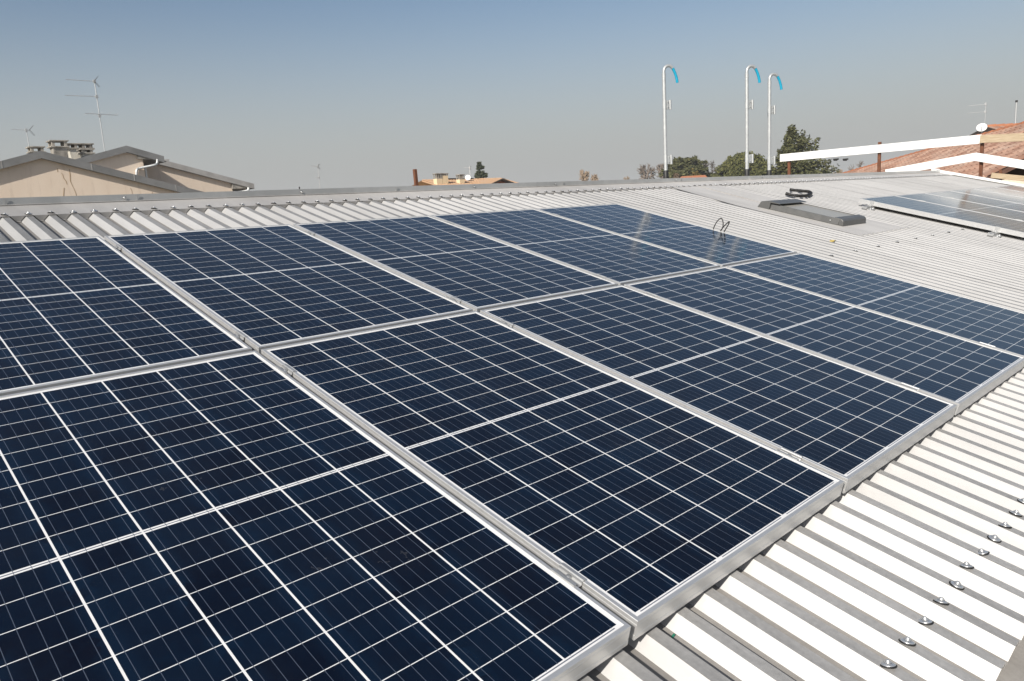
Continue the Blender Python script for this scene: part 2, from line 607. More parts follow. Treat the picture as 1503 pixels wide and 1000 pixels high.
# ridge flashing with comb front, upstand and cap
mb = MB()
VF = 2.475
NF = NCR + 0.005
mb.add([(U0, VF, NF), (U1, VF, NF), (U1, VR, NF), (U0, VR, NF)], [(0, 1, 2, 3)], 0)
for k in range(k0, k1):
    c = PH + k * PITCH
    a, b = c + CW2 + 0.003, c + PITCH - CW2 - 0.003
    mb.add([(a + FW, VF, NVA + 0.003), (b - FW, VF, NVA + 0.003), (b, VF, NF), (a, VF, NF)], [(0, 1, 2, 3)], 0)
    mb.add([(a + FW, VF - 0.012, NVA + 0.0035), (b - FW, VF - 0.012, NVA + 0.0035), (b - FW, VF, NVA + 0.0035), (a + FW, VF, NVA + 0.0035)],
           [(0, 1, 2, 3)], 0)
o = roofpart(mb, 'ridge_flashing', [M['flash'], M['flash_dark']])
mb = MB()
UH = 0.044
mb.add([(U0, VR, NF), (U1, VR, NF), (U1, VR + 0.006, NF + UH), (U0, VR + 0.006, NF + UH),
        (U1, VR + 0.06, NF + UH - 0.018), (U0, VR + 0.06, NF + UH - 0.018),
        (U1, VR + 0.40, NF + UH - 0.19), (U0, VR + 0.40, NF + UH - 0.19)], [(0, 1, 2, 3), (3, 2, 4, 5), (5, 4, 6, 7)], 0)
mb.tube([(U0, VR - 0.004, NF + 0.004), (U1, VR - 0.004, NF + 0.004)], 0.0045, 6, 1)
for u in (-0.24, 0.47, 2.46, 4.46, 6.5, 8.4, 10.4, 12.4):      # joints of the cap lengths
    mb.box(u, u + 0.012, VR - 0.003, VR - 0.0002, NF + 0.003, NF + UH + 0.001, 0)
rc = roofpart(mb, 'ridge_cap', [M['flash_dark'], M['flash']])

# verge trim on the far right gable
mb = MB()
mb.box(U1 - 0.02, U1 + 0.10, V0, VR + 0.05, NCR + 0.002, -0.012)
mb.box(U1 + 0.085, U1 + 0.103, V0, VR + 0.05, -0.22, NCR + 0.0015)
bevel(roofpart(mb, 'verge_trim', M['whitepaint']), 0.004)
mb = MB()
mb.box(U1 - 0.06, U1 + 0.13, VR + 0.051, VR + 0.16, -0.06, 0.0)
bevel(roofpart(mb, 'ridge_end_cap', M['whitepaint']), 0.01, 2)

# eaves gutter
mb = MB()
gp = [(V0 + 0.06, -0.105), (V0 - 0.30, -0.150), (V0 - 0.33, -0.110), (V0 - 0.333, -0.110), (V0 - 0.303, -0.158), (V0 + 0.06, -0.113)]
mb.sweep_x(gp, U0, U1)
roofpart(mb, 'gutter', M['valley'])

# flat flashing round and above the roof window
mb = MB()
NQ = NCR + 0.0028
FLU0, FLU1 = 5.76, 6.90
mb.add([(FLU0, 0.30, NQ), (FLU1, 0.30, NQ), (FLU1, 1.75, NQ), (6.94, VF + 0.01, NQ), (5.97, VF + 0.01, NQ), (5.80, 1.55, NQ)],
       [(0, 1, 2, 3, 4, 5)], 0)
mb.beam((6.34, 1.56, NQ + 0.004), (6.50, VF, NQ + 0.004), 0.02, 0.007, (0, 0, 1), 0)
# dressed lower edge: tongues over every rib
k = math.ceil((FLU0 - PH) / PITCH)
while PH + k * PITCH < FLU1:
    c = PH + k * PITCH
    mb.add([(c - CW2 - 0.004, 0.30, NQ), (c + CW2 + 0.004, 0.30, NQ), (c + CW2, 0.245, NCR + 0.0016), (c - CW2, 0.245, NCR + 0.0016)], [(0, 1, 2, 3)], 0)
    mb.add([(c + CW2 + 0.004, 0.30, NQ), (c + PITCH - CW2 - 0.004, 0.30, NQ), (c + PITCH - CW2 - FW + 0.01, 0.262, NVA + 0.006), (c + CW2 + FW - 0.01, 0.262, NVA + 0.006)],
           [(0, 1, 2, 3)], 0)
    k += 1
roofpart(mb, 'skylight_flashing', M['flash'])

# roof window
sk = roofpart(MB().box(6.05, 6.575, 0.60, 1.40, NCR - 0.02, NCR + 0.02), 'skylight', M['dgrey'])
SK = [6.03, 6.59, 0.565, 1.425]
zb, zt = NCR + 0.003, 0.003
rail = 0.034
for (ua, ub) in ((SK[0], SK[0] + rail), (SK[1] - rail, SK[1])):
    mb = MB()
    mb.hexa([(ua, SK[2] + 0.05, zb), (ub, SK[2] + 0.05, zb), (ub, SK[3] - 0.1006, zb), (ua, SK[3] - 0.1006, zb),
             (ua + (0.012 if ua == SK[0] else 0), SK[2] + 0.05, zt), (ub - (0.012 if ub == SK[1] else 0), SK[2] + 0.05, zt),
             (ub - (0.012 if ub == SK[1] else 0), SK[3] - 0.1006, zt), (ua + (0.012 if ua == SK[0] else 0), SK[3] - 0.1006, zt)])
    bevel(mb.build('side_rail', M['dgrey'], sk), 0.006, 2)
mb = MB()
pr = [(SK[2], zb), (SK[2] + 0.010, zt - 0.012), (SK[2] + 0.03, zt + 0.004), (SK[2] + 0.10, zt + 0.008), (SK[2] + 0.10, zb), ]
mb.sweep_x(pr, SK[0] + 0.012, SK[1] - 0.012)
bevel(mb.build('bottom_cover', M['dgrey'], sk), 0.006, 2)
mb = MB()
pr = [(SK[3] + 0.03, zb), (SK[3] - 0.10, zb), (SK[3] - 0.10, zt + 0.006), (SK[3] - 0.20, zt + 0.012), (SK[3] - 0.202, zt + 0.017), (SK[3] - 0.165, zt + 0.020), (SK[3] - 0.09, zt + 0.024), (SK[3] - 0.0, zt + 0.004)]
mb.sweep_x(pr, SK[0] - 0.012, SK[1] + 0.012)
bevel(mb.build('top_hood', M['dgrey'], sk), 0.008, 2)
mb = MB()
mb.box(SK[0] + rail, SK[1] - rail, SK[2] + 0.1005, SK[3] - 0.1008, zt - 0.030, zt - 0.007)
mb.build('glass', M['glass'], sk)
mb = MB()
mb.lathe([(0.0, 0.006), (0.006, 0.006), (0.007, 0.0)], 8)
o = mb.build('screw', M['zinc'], sk)
o.location = (SK[0] + 0.003, SK[2] + 0.13, -0.026)
o.rotation_euler = (0, rad(-85), 0)

# roofing screws
mb = MB()
mb.lathe([(0.0205, 0.0005), (0.0212, 0.0028), (0.0175, 0.0042)], 20, 0)
mb.lathe([(0.0178, 0.0040), (0.0176, 0.0052), (0.0140, 0.0066), (0.0125, 0.0062), (0.0098, 0.0085)], 20, 1)
mb.lathe([(0.0095, 0.0092), (0.0095, 0.0106), (0.0062, 0.0108)], 12, 1)
mb.lathe([(0.0062, 0.0106), (0.0060, 0.0140), (0.0046, 0.0150), (0.0, 0.0152)], 6, 1)
scr0 = mb.build('roofing_screw', [M['black'], M['zinc']], bld)
SME = scr0.data
random.seed(5)
spots = []
for k in range(k0, k1):
    c = PH + k * PITCH
    if -4.0 < c < U1 - 0.2:
        spots.append((c, VF + 0.028, NF))
    if -1.5 < c < 3.2:
            spots.append((c, -2.016, NCR))
    if 4.2 < c < 7.9:
        if k % 4 == 0:
            spots.append((c, 0.0, NCR))


def seen(p):
    w = W(*p) - CAM
    z = w.dot(CR[2])
    return z > 0.2 and abs(w.dot(CR[0]) / z * FPX) < 790 and abs(w.dot(CR[1]) / z * FPX) < 520


spots = [s for s in spots if seen(s)]
spots.sort(key=lambda s: (W(*s) - CAM).length)
for i, s in enumerate(spots[:98]):
    o = scr0 if i == 0 else scr0.copy()
    if i:
        COL.objects.link(o)
    p = W(s[0] + random.uniform(-.002, .002), s[1] + random.uniform(-.006, .006), s[2])
    o.location = (p.x, p.y, p.z - GZ)
    o.rotation_euler = (TH + random.uniform(-.08, .08), random.uniform(-.1, .1), random.uniform(0, 3))
    o.scale = (0.86, 0.86, 0.9)
bm = bmesh.new()
for s in spots[98:]:
    t_ = bmesh.new()
    t_.from_mesh(SME)
    p = W(*s)
    t_.transform(Matrix.Translation((p.x, p.y, p.z - GZ)) @ Matrix.Rotation(TH, 4, 'X'))
    tm = bpy.data.meshes.new('tmp')
    t_.to_mesh(tm)
    t_.free()
    bm.from_mesh(tm)
    bpy.data.meshes.remove(tm)
me = bpy.data.meshes.new('roofing_screw')
bm.to_mesh(me)
bm.free()
me.materials.append(M['black'])
me.materials.append(M['zinc'])
o = bpy.data.objects.new('roofing_screws', me)
COL.objects.link(o)
o.parent = bld
tag(o, kind='stuff')
# fixing screws on the ridge cap face
for u in (0.40, 1.62, 3.3, 4.35, 6.4):
    o = scr0.copy()
    COL.objects.link(o)
    p = W(u, VR - 0.001, NF + 0.024)
    o.location = (p.x, p.y, p.z - GZ)
    o.scale = (0.45, 0.45, 0.6)
    o.rotation_euler = (TH + rad(88), 0, 0)

# ------------------------------------------------------------------ solar panels
MX, MY = 0.020, 0.022                             # cell field to outer frame edge
FH = 0.047


def module_mesh():
    mb = MB()
    prof_ = [(-0.0105, -0.001), (-0.0105, 0.0020), (-0.0100, 0.0025), (-0.0012, 0.0025), (0.0, 0.0015), (0.0, -0.0080),
             (0.0004, -0.0084), (0.0004, -0.0104), (0.0, -0.0108), (0.0, -0.0350), (0.0005, -0.0354), (0.0005, -FH),
             (-0.028, -FH), (-0.028, -FH + 0.002), (-0.0016, -FH + 0.002), (-0.0016, -0.010), (-0.0105, -0.010)]
    n = len(prof_)
    vs_ = []
    for d, z in prof_:
        x0, x1, y0, y1 = -MX - d, WC + MX + d, -MY - d, HC + MY + d
        vs_ += [(x0, y0, z), (x1, y0, z), (x1, y1, z), (x0, y1, z)]
    fs_ = []
    for i in range(n):
        j = (i + 1) % n
        for c in range(4):
            e = (c + 1) % 4
            fs_.append((i * 4 + c, j * 4 + c, j * 4 + e, i * 4 + e))
    mb.add(vs_, fs_)
    return mb


proto = {}


def make_panel(kind):
    root = empty('solar_panel')
    tagp = module_mesh().build('frame', M['alu'], root)
    mb = MB()
    d = 0.0102
    mb.add([(-MX + d, -MY + d, 0), (WC + MX - d, -MY + d, 0), (WC + MX - d, HC + MY - d, 0), (-MX + d, HC + MY - d, 0)], [(0, 1, 2, 3)], 0)
    mb.add([(-MX + d, -MY + d, -0.005), (WC + MX - d, -MY + d, -0.005), (WC + MX - d, HC + MY - d, -0.005), (-MX + d, HC + MY - d, -0.005)], [(3, 2, 1, 0)], 1)
    mb.build('glass_laminate', [M['lam_tail'] if kind else M['lam'], M['backsheet']], root)
    return root


def clamp_mesh(gap):
    mb = MB()
    h = gap / 2
    z = 0.0027
    pr = [(-h - 0.008, z), (-h + 0.004, z), (-h + 0.004, -0.010), (h - 0.004, -0.010), (h - 0.004, z), (h + 0.008, z),
          (h + 0.008, z + 0.003), (h, z + 0.0032), (h - 0.006, -0.006), (-h + 0.006, -0.006), (-h, z + 0.0032), (-h - 0.008, z + 0.003)]
    # profile in (x, z), extruded along y
    n = len(pr)
    L = 0.035
    vs_ = [(x, -L, zz) for x, zz in pr] + [(x, L, zz) for x, zz in pr]
    fs_ = [(i, n + i, n + (i + 1) % n, (i + 1) % n) for i in range(n)]
    fs_ += [(0, 1, 10, 11), (1, 2, 9, 10), (2, 3, 8, 9), (3, 4, 7, 8) if False else (3, 8, 9, 2), (3, 4, 7, 8) if False else (4, 5, 6, 7)]
    mb.add(vs_, fs_)
    mb.add([(a[0], L, a[2]) for a in []], [])
    mb.lathe([(0.0065, -0.0060), (0.0065, 0.0005), (0.0, 0.0006)], 6)
    return mb


COLP = 1.022
GAPV = 0.0657
clamp_me = None
proto = {1: make_panel(1), 0: make_panel(0)}
used = set()


def place_panel(kind, u, v, n, label, group, clamps=(), end_clamp=False):
    global clamp_me
    r = proto[kind] if kind not in used else copy_tree(proto[kind])
    used.add(kind)
    return r, (u, v, n), label, group, clamps


low = ['large solar panel filling the bottom left corner, lower row',
       'second solar panel of the lower row, its front corner jutting at bottom centre',
       'third solar panel of the lower row, its front edge right of centre',
       'fourth solar panel of the lower row, its front edge meeting the right photo edge',
       'farthest solar panel of the lower row, bordering the bare ribbed roof']
upp = ['leftmost solar panel of the upper row, below the cracked gable',
       'second solar panel from the left in the upper row',
       'middle solar panel of the upper row, two panels on either side',
       'fourth solar panel of the upper row, next to the one with the cable loop',
       'farthest solar panel of the upper row, a black cable loop at its edge']
plan = []
for c in range(5):
    plan.append((1, (c - 1) * COLP, -HC, 0.0, low[c], 'solar panels of the near array', (-1.47 + HC, -0.165 + HC)))
for c in range(5):
    plan.append((0, (c - 1) * COLP, GAPV, 0.0, upp[c], 'solar panels of the near array', (0.185 - GAPV, 1.495 - GAPV)))
A2 = 0.018
SX2, SY2 = 1.045, 1.022
u2, v2 = roof_pt(1261.5, 291.5, A2 + 0.0025)
far_lab = ['leftmost solar panel of the far right array, reflecting blue sky',
           'second solar panel from the left in the far right array',
           'third solar panel from the left in the far right array',
           'fourth solar panel from the left in the far right array, reflecting tiled roof',
           'fifth solar panel from the left in the far right array',
           'last solar panel of the far right array, nearest the white verge']
for c in range(6):
    plan.append((0, u2 + MX * SX2 + c * COLP * SX2, v2 - (HC + MY) * SY2, A2, far_lab[c], 'solar panels of the far right array', (0.30, 1.33)))
# the untouched prototypes are copied first, so that each copy starts without clamps
roots = []
for i, pl in enumerate(plan):
    r = copy_tree(proto[pl[0]])
    roots.append(r)
for kk in (0, 1):
    for ch in list(proto[kk].children):
        bpy.data.objects.remove(ch)
    bpy.data.objects.remove(proto[kk])
gapc = COLP - WC - 2 * MX
cl0 = clamp_mesh(gapc).build('clamp', M['alu_bright'])
cme = cl0.data
bpy.data.objects.remove(cl0)
for i, (pl, r) in enumerate(zip(plan, roots)):
    kind, u, v, n, lab, grp, cls = pl
    r.location = W(u + random.uniform(-.0012, .0012), v + random.uniform(-.0015, .0015), n)
    r.rotation_euler = (TH + random.uniform(-.0006, .0006), random.uniform(-.0006, .0006), 0)
    if i > 9:
        r.scale = (SX2, SY2, 1)
    tag(r, lab, 'solar panel', grp)
    last = i in (4, 9, 15)
    if not last:
        for y in cls:
            o = bpy.data.objects.new('clamp', cme)
            COL.objects.link(o)
            o.parent = r
            o.location = (WC + MX + gapc / 2, y + random.uniform(-.006, .006), 0)

# mounting rails of the far array (their ends stick out on the left)
for v, lab in ((v2 - MY - 0.13, 'upper aluminium mounting rail, end poking out left of the far array'),
               (v2 - (HC + MY) * SY2 + 0.24, 'lower aluminium mounting rail, end poking out left of the far array')):
    r = empty('mounting_rail', W(u2 - 0.19, v, 0.0), (TH, 0, 0))
    tag(r, lab, 'rail', 'mounting rails under the far array')
    mb = MB()
    zt_ = A2 - FH - 0.001
    pr = [(-0.028, NCR + 0.001), (0.028, NCR + 0.001), (0.028, zt_), (0.010, zt_), (0.010, zt_ - 0.006), (-0.010, zt_ - 0.006), (-0.010, zt_), (-0.028, zt_)]
    mb.sweep_x(pr, 0, 6.4)
    mb.build('rail', M['alu_bright'], r)
    mb = MB()
    mb.box(0.02, 0.15, -0.075, -0.0285, NCR + 0.001, NCR + 0.006)
    for x in (0.05, 0.12):
        mb.lathe([(0.017, 0.0), (0.016, 0.005), (0.008, 0.008), (0.008, 0.016), (0.0, 0.017)], 8, 0, (x, -0.052, NCR + 0.0062))
    mb.build('foot', M['alu_bright'], r)
    mb = MB()
    mb.box(0.125, 0.187, -0.020, 0.020, zt_ + 0.0005, zt_ + 0.006)
    mb.box(0.178, 0.187, -0.020, 0.020, zt_ + 0.0062, A2 + 0.003)
    mb.box(0.178, 0.199, -0.020, 0.020, A2 + 0.0032, A2 + 0.007)
    mb.lathe([(0.009, 0.0), (0.009, 0.009), (0.0, 0.010)], 6, 0, (0.155, 0, zt_ + 0.0062))
    mb.build('end_clamp', M['alu_bright'], r)

# ------------------------------------------------------------------ bits lying on the roof
# cable loop at the edge of the farthest upper panel
US = 3 * COLP + WC + MX + 0.03


def on_u(px, py, u):
    w = on_plane(px, py, (u, 0, 0), Vector((1, 0, 0)))
    return w


def smooth_path(pts, n=6):
    pts = [Vector(p) for p in pts]
    out = []
    for i in range(len(pts) - 1):
        p0, p1, p2, p3 = pts[max(i - 1, 0)], pts[i], pts[i + 1], pts[min(i + 2, len(pts) - 1)]
        for k in range(n):
            s = k / n
            out.append(0.5 * ((2 * p1) + (p2 - p0) * s + (2 * p0 - 5 * p1 + 4 * p2 - p3) * s * s + (3 * p1 - p0 - 3 * p2 + p3) * s ** 3))
    out.append(pts[-1])
    return out


base = on_u(1056, 340, US)
pp = [(1045.5, 345), (1047.5, 335), (1052, 326), (1058.3, 320.5), (1061.2, 326), (1060.8, 334), (1057.5, 339.5), (1059, 337),
      (1064, 331), (1070.2, 325.5), (1069, 330), (1063, 340), (1061, 346)]
off = [0, 0, .015, .03, .03, .02, 0, -.01, -.02, -.02, 0, .01, 0]
path = [on_u(x, y, US + o_) - base for (x, y), o_ in zip(pp, off)]
mb = MB()
mb.tube(smooth_path(path, 6), 0.0042, 8)
o = mb.build('cable', M['black'], loc=base)
tag(o, 'thin black cable looping up at the right edge of the farthest upper panel', 'cable')

# corrugated conduit lying above the roof window
pp = [(1154, 284), (1165, 286.5), (1176, 287.2), (1186, 286.5), (1190.5, 283.5), (1187, 281), (1180, 280.2), (1170, 279.3), (1160, 278.3)]
path = []
for x, y in pp:
    u, v = roof_pt(x, y, NCR + 0.03)
    path.append(Vector((u, v, NCR + 0.026)))
sp_ = smooth_path(path, 22)
mb = MB()
mb.tube(sp_, [0.016 + (0.003 if i % 4 < 2 else -0.002) for i in range(len(sp_))], 10)
o = mb.build('conduit', M['black'], loc=(0, 0, 0), rot=(TH, 0, 0))
c0 = sp_[len(sp_) // 2].copy()
o.data.transform(Matrix.Translation(-c0))
o.location = W(*c0)
tag(o, 'short U shaped black corrugated conduit lying on the roof above the skylight', 'conduit')

# yellow scrap
M['yellow'] = mottled('yellow_scrap', (0.52, 0.38, 0.10), (0.66, 0.52, 0.18), 30, 0.6)
u, v = roof_pt(1222, 353, NCR + 0.01)
mb = MB()
pts_ = [(-.040, -.012, .004), (-.01, -.020, .010), (.02, -.008, .014), (.075, .0, .006), (.015, .016, .010), (-.03, .012, .008)]
mb.add(pts_ + [(x, y, z - 0.004) for x, y, z in pts_], [(0, 1, 2, 4), (0, 4, 5), (2, 3, 4), (6, 10, 8, 7), (6, 11, 10), (8, 10, 9)] +
       [(i, i + 6, (i + 1) % 6 + 6, (i + 1) % 6) for i in range(6)])
o = mb.build('paper_scrap', M['yellow'], loc=W(u, v, NCR), rot=(TH, 0, 0))
tag(o, 'small crumpled yellow scrap lying on the ribs below the skylight', 'scrap')

M['green'] = mottled('green_tape', (0.02, 0.16, 0.10), (0.04, 0.24, 0.15), 30, 0.5)
u, v = roof_pt(986, 936.5, NVA + 0.002)
mb = MB()
mb.hexa([(-.012, -.004, 0), (.013, .0, 0), (.013, .005, 0), (-.012, .001, 0), (-.012, -.004, .0012), (.013, .0, .004), (.013, .005, .004), (-.012, .001, .0012)])
o = mb.build('tape_scrap', M['green'], loc=W(u, v, NVA + 0.0006), rot=(TH, 0, 0))
tag(o, 'tiny green tape scrap in a roof valley just below the nearest front panel corner', 'scrap')

# ------------------------------------------------------------------ gooseneck posts on the ridge


def make_post():
    r = empty('gooseneck_post')
    R0 = 0.0235
    H = 1.265
    mb = MB()
    mb.tube([(0, 0, 0.0), (0, 0, H)], R0, 16)
    mb.tube([(0, 0, H - 0.045), (0, 0, H + 0.004)], R0 + 0.003, 16)
    mb.lathe([(0.006, 0), (0.006, 0.006), (0, 0.006)], 6, 0, (0, 0, 0))
    mb.build('pole', M['galv'], r)
    mb = MB()
    Rb = 0.068
    pts = [(0, 0, H - 0.01)] + [(Rb - Rb * math.cos(a), 0, H + 0.03 + Rb * math.sin(a)) for a in [rad(x) for x in range(0, 150, 10)]]
    mb.tube(pts, R0 - 0.0035, 14)
    mb.build('bent_tube', M['galv'], r)
    mb = MB()
    a = rad(148)
    p = Vector((Rb - Rb * math.cos(a), 0, H + 0.03 + Rb * math.sin(a)))
    d = Vector((math.sin(a), 0, math.cos(a)))
    pts = []
    for i in range(17):
        pts.append(p.copy())
        p = p + d * 0.0118
        d = Matrix.Rotation(rad(1.7), 3, 'Y') @ d
    mb.tube(pts, [0.0165 + (0.0012 if i % 2 else 0) for i in range(17)], 12)
    mb.build('blue_sleeve', M['blue'], r)
    for z in (0.885, 0.20):
        mb = MB()
        mb.tube([(0, 0, z - 0.052), (0, 0, z + 0.052)], R0 + 0.003, 16)
        mb.box(0.022, 0.052, -0.018, 0.018, z - 0.055, z + 0.055)
        for s in (-0.03, 0.03):
            mb.tube([(0.038, -0.03, z + s), (0.038, 0.03, z + s)], 0.006, 6)
        mb.box(0.053, 0.062, -0.006, 0.006, z - 0.03, z + 0.03)
        b_ = mb.build('bracket', M['galv'], r)
        mb = MB()
        mb.tube([(0.080, 0, z - 0.058), (0.080, 0, z + 0.058)], 0.0175, 12)
        mb.build('spigot', M['galv'], b_)
    mb = MB()
    mb.lathe([(R0 + 0.010, -0.06), (R0 + 0.010, 0.055), (R0 + 0.002, 0.066)], 16)
    mb.build('rubber_boot', M['black'], r)
    return r


post0 = make_post()
posts = [post0, copy_tree(post0), copy_tree(post0)]
plab = ['leftmost galvanised gooseneck post on the ridge, standing alone with a blue sleeved end',
        'middle galvanised gooseneck post, rising in front of the umbrella pine with a flashed foot',
        'rightmost galvanised gooseneck post, beside the tall cedar']
wp = at_y(1096.5, 256, W(0, 2.79, 0).y)
DP = (wp - CAM).dot(CR[2])
pb = [(977.4, 258, 0.985), (1096.5, 256, 1.0), (1129, 257, 1.055)]
for o, lab, (x, y, v) in zip(posts, plab, pb):
    o.location = at_depth(x, y, DP * v)
    o.rotation_euler = (0, 0, rad(-28))
    if v > 1.01:
        o.scale = (1, 1, 0.985)
    tag(o, lab, 'post', 'gooseneck posts on the ridge')
# flashed foot of the middle post
mb = MB()
mb.lathe([(0.075, -0.11), (0.070, -0.085), (0.045, -0.06), (0.035, -0.035), (0.028, -0.03)], 20)
mb.build('flashed_foot', M['flash'], posts[1])

# ------------------------------------------------------------------ guardrail along the far gable
GX = 16.0
gr = empty('guardrail', (GX, 2.1, GZ))
tag(gr, 'temporary guardrail of white and raw planks on rusty posts along the far gable', 'guardrail')
gl = Vector((GX, 2.1, GZ))


def gpt(x, y, dx=0.0):
    w = at_x(x, y, GX + dx)
    return w - gl


def plank(name, a, b, h, mat, dx=0.0):
    pa, pb_ = gpt(*a, dx), gpt(*b, dx)
    mb = MB()
    mb.beam(pa, pb_, 0.028, h, (0, 0, 1))
    return bevel(mb.build(name, mat, gr), 0.003)


plank('white_plank', (1145, 232.3), (1441, 204.2), 0.170, M['whitepaint'])
plank('white_plank', (1300, 254.5), (1434, 230.0), 0.155, M['whitepaint'], 0.002)
plank('white_plank', (1431, 230.2), (1600, 258), 0.155, M['whitepaint'], -0.032)
plank('raw_plank', (1438.5, 204.4), (1600, 197.0), 0.150, M['wood'], -0.034)
plank('raw_plank', (1455, 257.5), (1600, 272), 0.10, M['wood'], -0.01)
for (x, yt, yb_, wdt) in ((1291.3, 208.6, 253, .062), (1442, 205.2, 258, .062), (1158.5, 231, 258, .062), (1469, 249, 262, .05)):
    a = gpt(x, yt, 0.055)
    b = gpt(x, yb_, 0.055)
    b.x, b.y = a.x, a.y
    b.z = -1.2 - GZ
    mb = MB()
    w2 = wdt / 2
    mb.box(a.x - 0.022, a.x + 0.022, a.y - w2, a.y + w2, b.z, a.z)
    bevel(mb.build('post', M['rust'], gr), 0.004)
for x in (1227, 1241):
    a = gpt(x, 234.2, -0.03)
    mb = MB()
    mb.box(a.x - 0.02, a.x + 0.02, a.y - 0.055, a.y + 0.055, a.z - 0.012, a.z + 0.02)
    mb.tube([(a.x, a.y - 0.03, a.z - 0.02), (a.x, a.y + 0.05, a.z - 0.016)], 0.014, 6)
    mb.build('hook', M['black'], gr)

# lone rusty post behind the ridge
w = at_y(613.5, 278, 7.2)
wt = at_y(610.6, 248.5, 7.2)
mb = MB()
mb.box(-0.028, 0.028, -0.022, 0.022, 0, wt.z - w.z + 0.9)
o = bevel(mb.build('rusty_post', M['rust'], loc=(w.x, 7.2, w.z - 0.9), rot=(0, rad(-1.5), 0)), 0.004)
tag(o, 'lone rusty square post sticking up behind the ridge, left of the yellow chimneys', 'post')

# ------------------------------------------------------------------ tiles and houses


def tiled_slope(mb, O, A, B, na, nb, ta, tb, mi=0, amp=0.045, seg=6):
    """rows of barrel tiles: O top corner, A unit along the ridge, B unit down the slope"""
    N = A.cross(B)
    if N.z < 0:
        N = -N
    N.normalize()
    for i in range(na):
        for j in range(nb):
            vs_ = []
            for e, (bb, lift) in enumerate(((j * tb - 0.02, 0.0), ((j + 1) * tb + 0.03, 0.022))):
                for s in range(seg + 1):
                    f = s / seg
                    fx = 0.10 + f * 0.72
                    h = math.sin(f * math.pi) ** 0.8 * amp if f not in (0, 1) else 0
                    vs_.append(O + A * ((i + fx) * ta) + B * bb + N * (h + lift + 0.03))
            k = seg + 1
            # face of the lower end
            base_ = [O + A * ((i + 0.10) * ta) + B * ((j + 1) * tb + 0.03) + N * 0.0, O + A * ((i + 0.82) * ta) + B * ((j + 1) * tb + 0.03) + N * 0.0]
            fs_ = [(s, s + k, s + k + 1, s + 1) for s in range(seg)]
            fs_.append(tuple([2 * k] + list(range(k, 2 * k)) + [2 * k + 1]))
            mb.add(vs_ + base_, fs_, mi, False)
    # bed under the tiles
    c = [O, O + A * na * ta, O + A * na * ta + B * nb * tb, O + B * nb * tb]
    mb.add([p + N * 0.012 for p in c] + [p - N * 0.10 for p in c], [(0, 1, 2, 3), (7, 6, 5, 4), (0, 4, 5, 1), (1, 5, 6, 2), (2, 6, 7, 3), (3, 7, 4, 0)], mi + 1)


def gable(name, label, Y, apex, left_x, right_x, slope_l, slope_r, length, over, band, wmat, vmat, rmat=None, eave_l=0.3, eave_r=0.3):
    """gable end facing the camera side (-Y); apex is the top of the verge; local origin at the foot of the wall"""
    r = empty(name, (apex.x, Y, GZ))
    tag(r, label, 'house')
    H = apex.z - GZ
    tl, tr = math.tan(slope_l), math.tan(slope_r)
    xl, xr = left_x - apex.x, right_x - apex.x
    mb = MB()
    pts_ = [(xl + eave_l, 0), (xr - eave_r, 0), (xr - eave_r, H - band - tr * (xr - eave_r)), (0, H - band + 0.0), (xl + eave_l, H - band + tl * (xl + eave_l))]
    n = len(pts_)
    mb.add([(x, 0, z) for x, z in pts_] + [(x, length, z) for x, z in pts_],
           [tuple(range(n)), tuple(reversed(range(n, 2 * n)))] + [(i, n + i, n + (i + 1) % n, (i + 1) % n) for i in range(n)])
    wl = mb.build('wall', wmat, r)
    mb = MB()
    top = [(xl, H + tl * xl), (0, H), (xr, H - tr * xr)]
    bot = [(x, z - band) for x, z in top]
    for q in (0, 1):
        a, b, c, d = bot[q], bot[q + 1], top[q + 1], top[q]
        mb.hexa([(a[0], -over, a[1]), (b[0], -over, b[1]), (b[0], length + over, b[1]), (a[0], length + over, a[1]),
                 (d[0], -over, d[1]), (c[0], -over, c[1]), (c[0], length + over, c[1]), (d[0], length + over, d[1])], 0)
    rf = mb.build('roof', [vmat], r)
    return r, wl, rf, H


def cap_strip(r, H, tl, tr, xl, xr, over, mat, parent):
    mb = MB()
    for (xa, xb, s) in ((xl, 0, tl), (0, xr, -tr)):
        za, zb_ = (H + s * xa if s > 0 else H), (H if s > 0 else H + s * xb)
        mb.beam((xa, -over - 0.012, za - 0.02), (xb, -over - 0.012, zb_ - 0.02), 0.02, 0.05, (0, 0, 1))
    return mb.build('verge_cap', mat, parent)


YA, YB, YC = 20.5, 23.6, 25.3
SL = rad(15.9)
apA = at_y(57.5, 222, YA)
houseA, wallA, roofA, HA = gable('gabled_house', 'beige rendered gable with brown cracks under a grey verge, nearest house on the left', YA, apA,
                                 apA.x - 9, apA.x + 9.0, SL, SL, 9, 0.13, 0.19, M['stucco'], M['verge'], eave_l=.4, eave_r=.4)
ov = 0.13
# sheet-metal joints and screws on the verge face
mb = MB()
for x in (-2.6, -0.9, 1.15, 2.2, 3.3, 4.4):
    z = HA - abs(x) * math.tan(SL)
    mb.box(x - 0.012, x + 0.012, -ov - 0.006, -ov - 0.001, z - 0.185, z - 0.004)
mb.build('verge_joint', M['verge_l'], houseA)


def crack(pts, w, parent, name='crack'):
    loc = [at_y(x, y, YA) for x, y in pts]
    mb = MB()
    vs_, fs_ = [], []
    for i, p in enumerate(loc):
        p = p - Vector((apA.x, YA, GZ))
        ww = w * (0.35 + 0.35 * random.random())
        vs_ += [(p.x - ww, -0.004, p.z), (p.x + ww, -0.004, p.z)]
        if i:
            a = 2 * i
            fs_.append((a - 2, a - 1, a + 1, a))
    mb.add(vs_, fs_)
    return mb.build(name, M['crack'], parent)


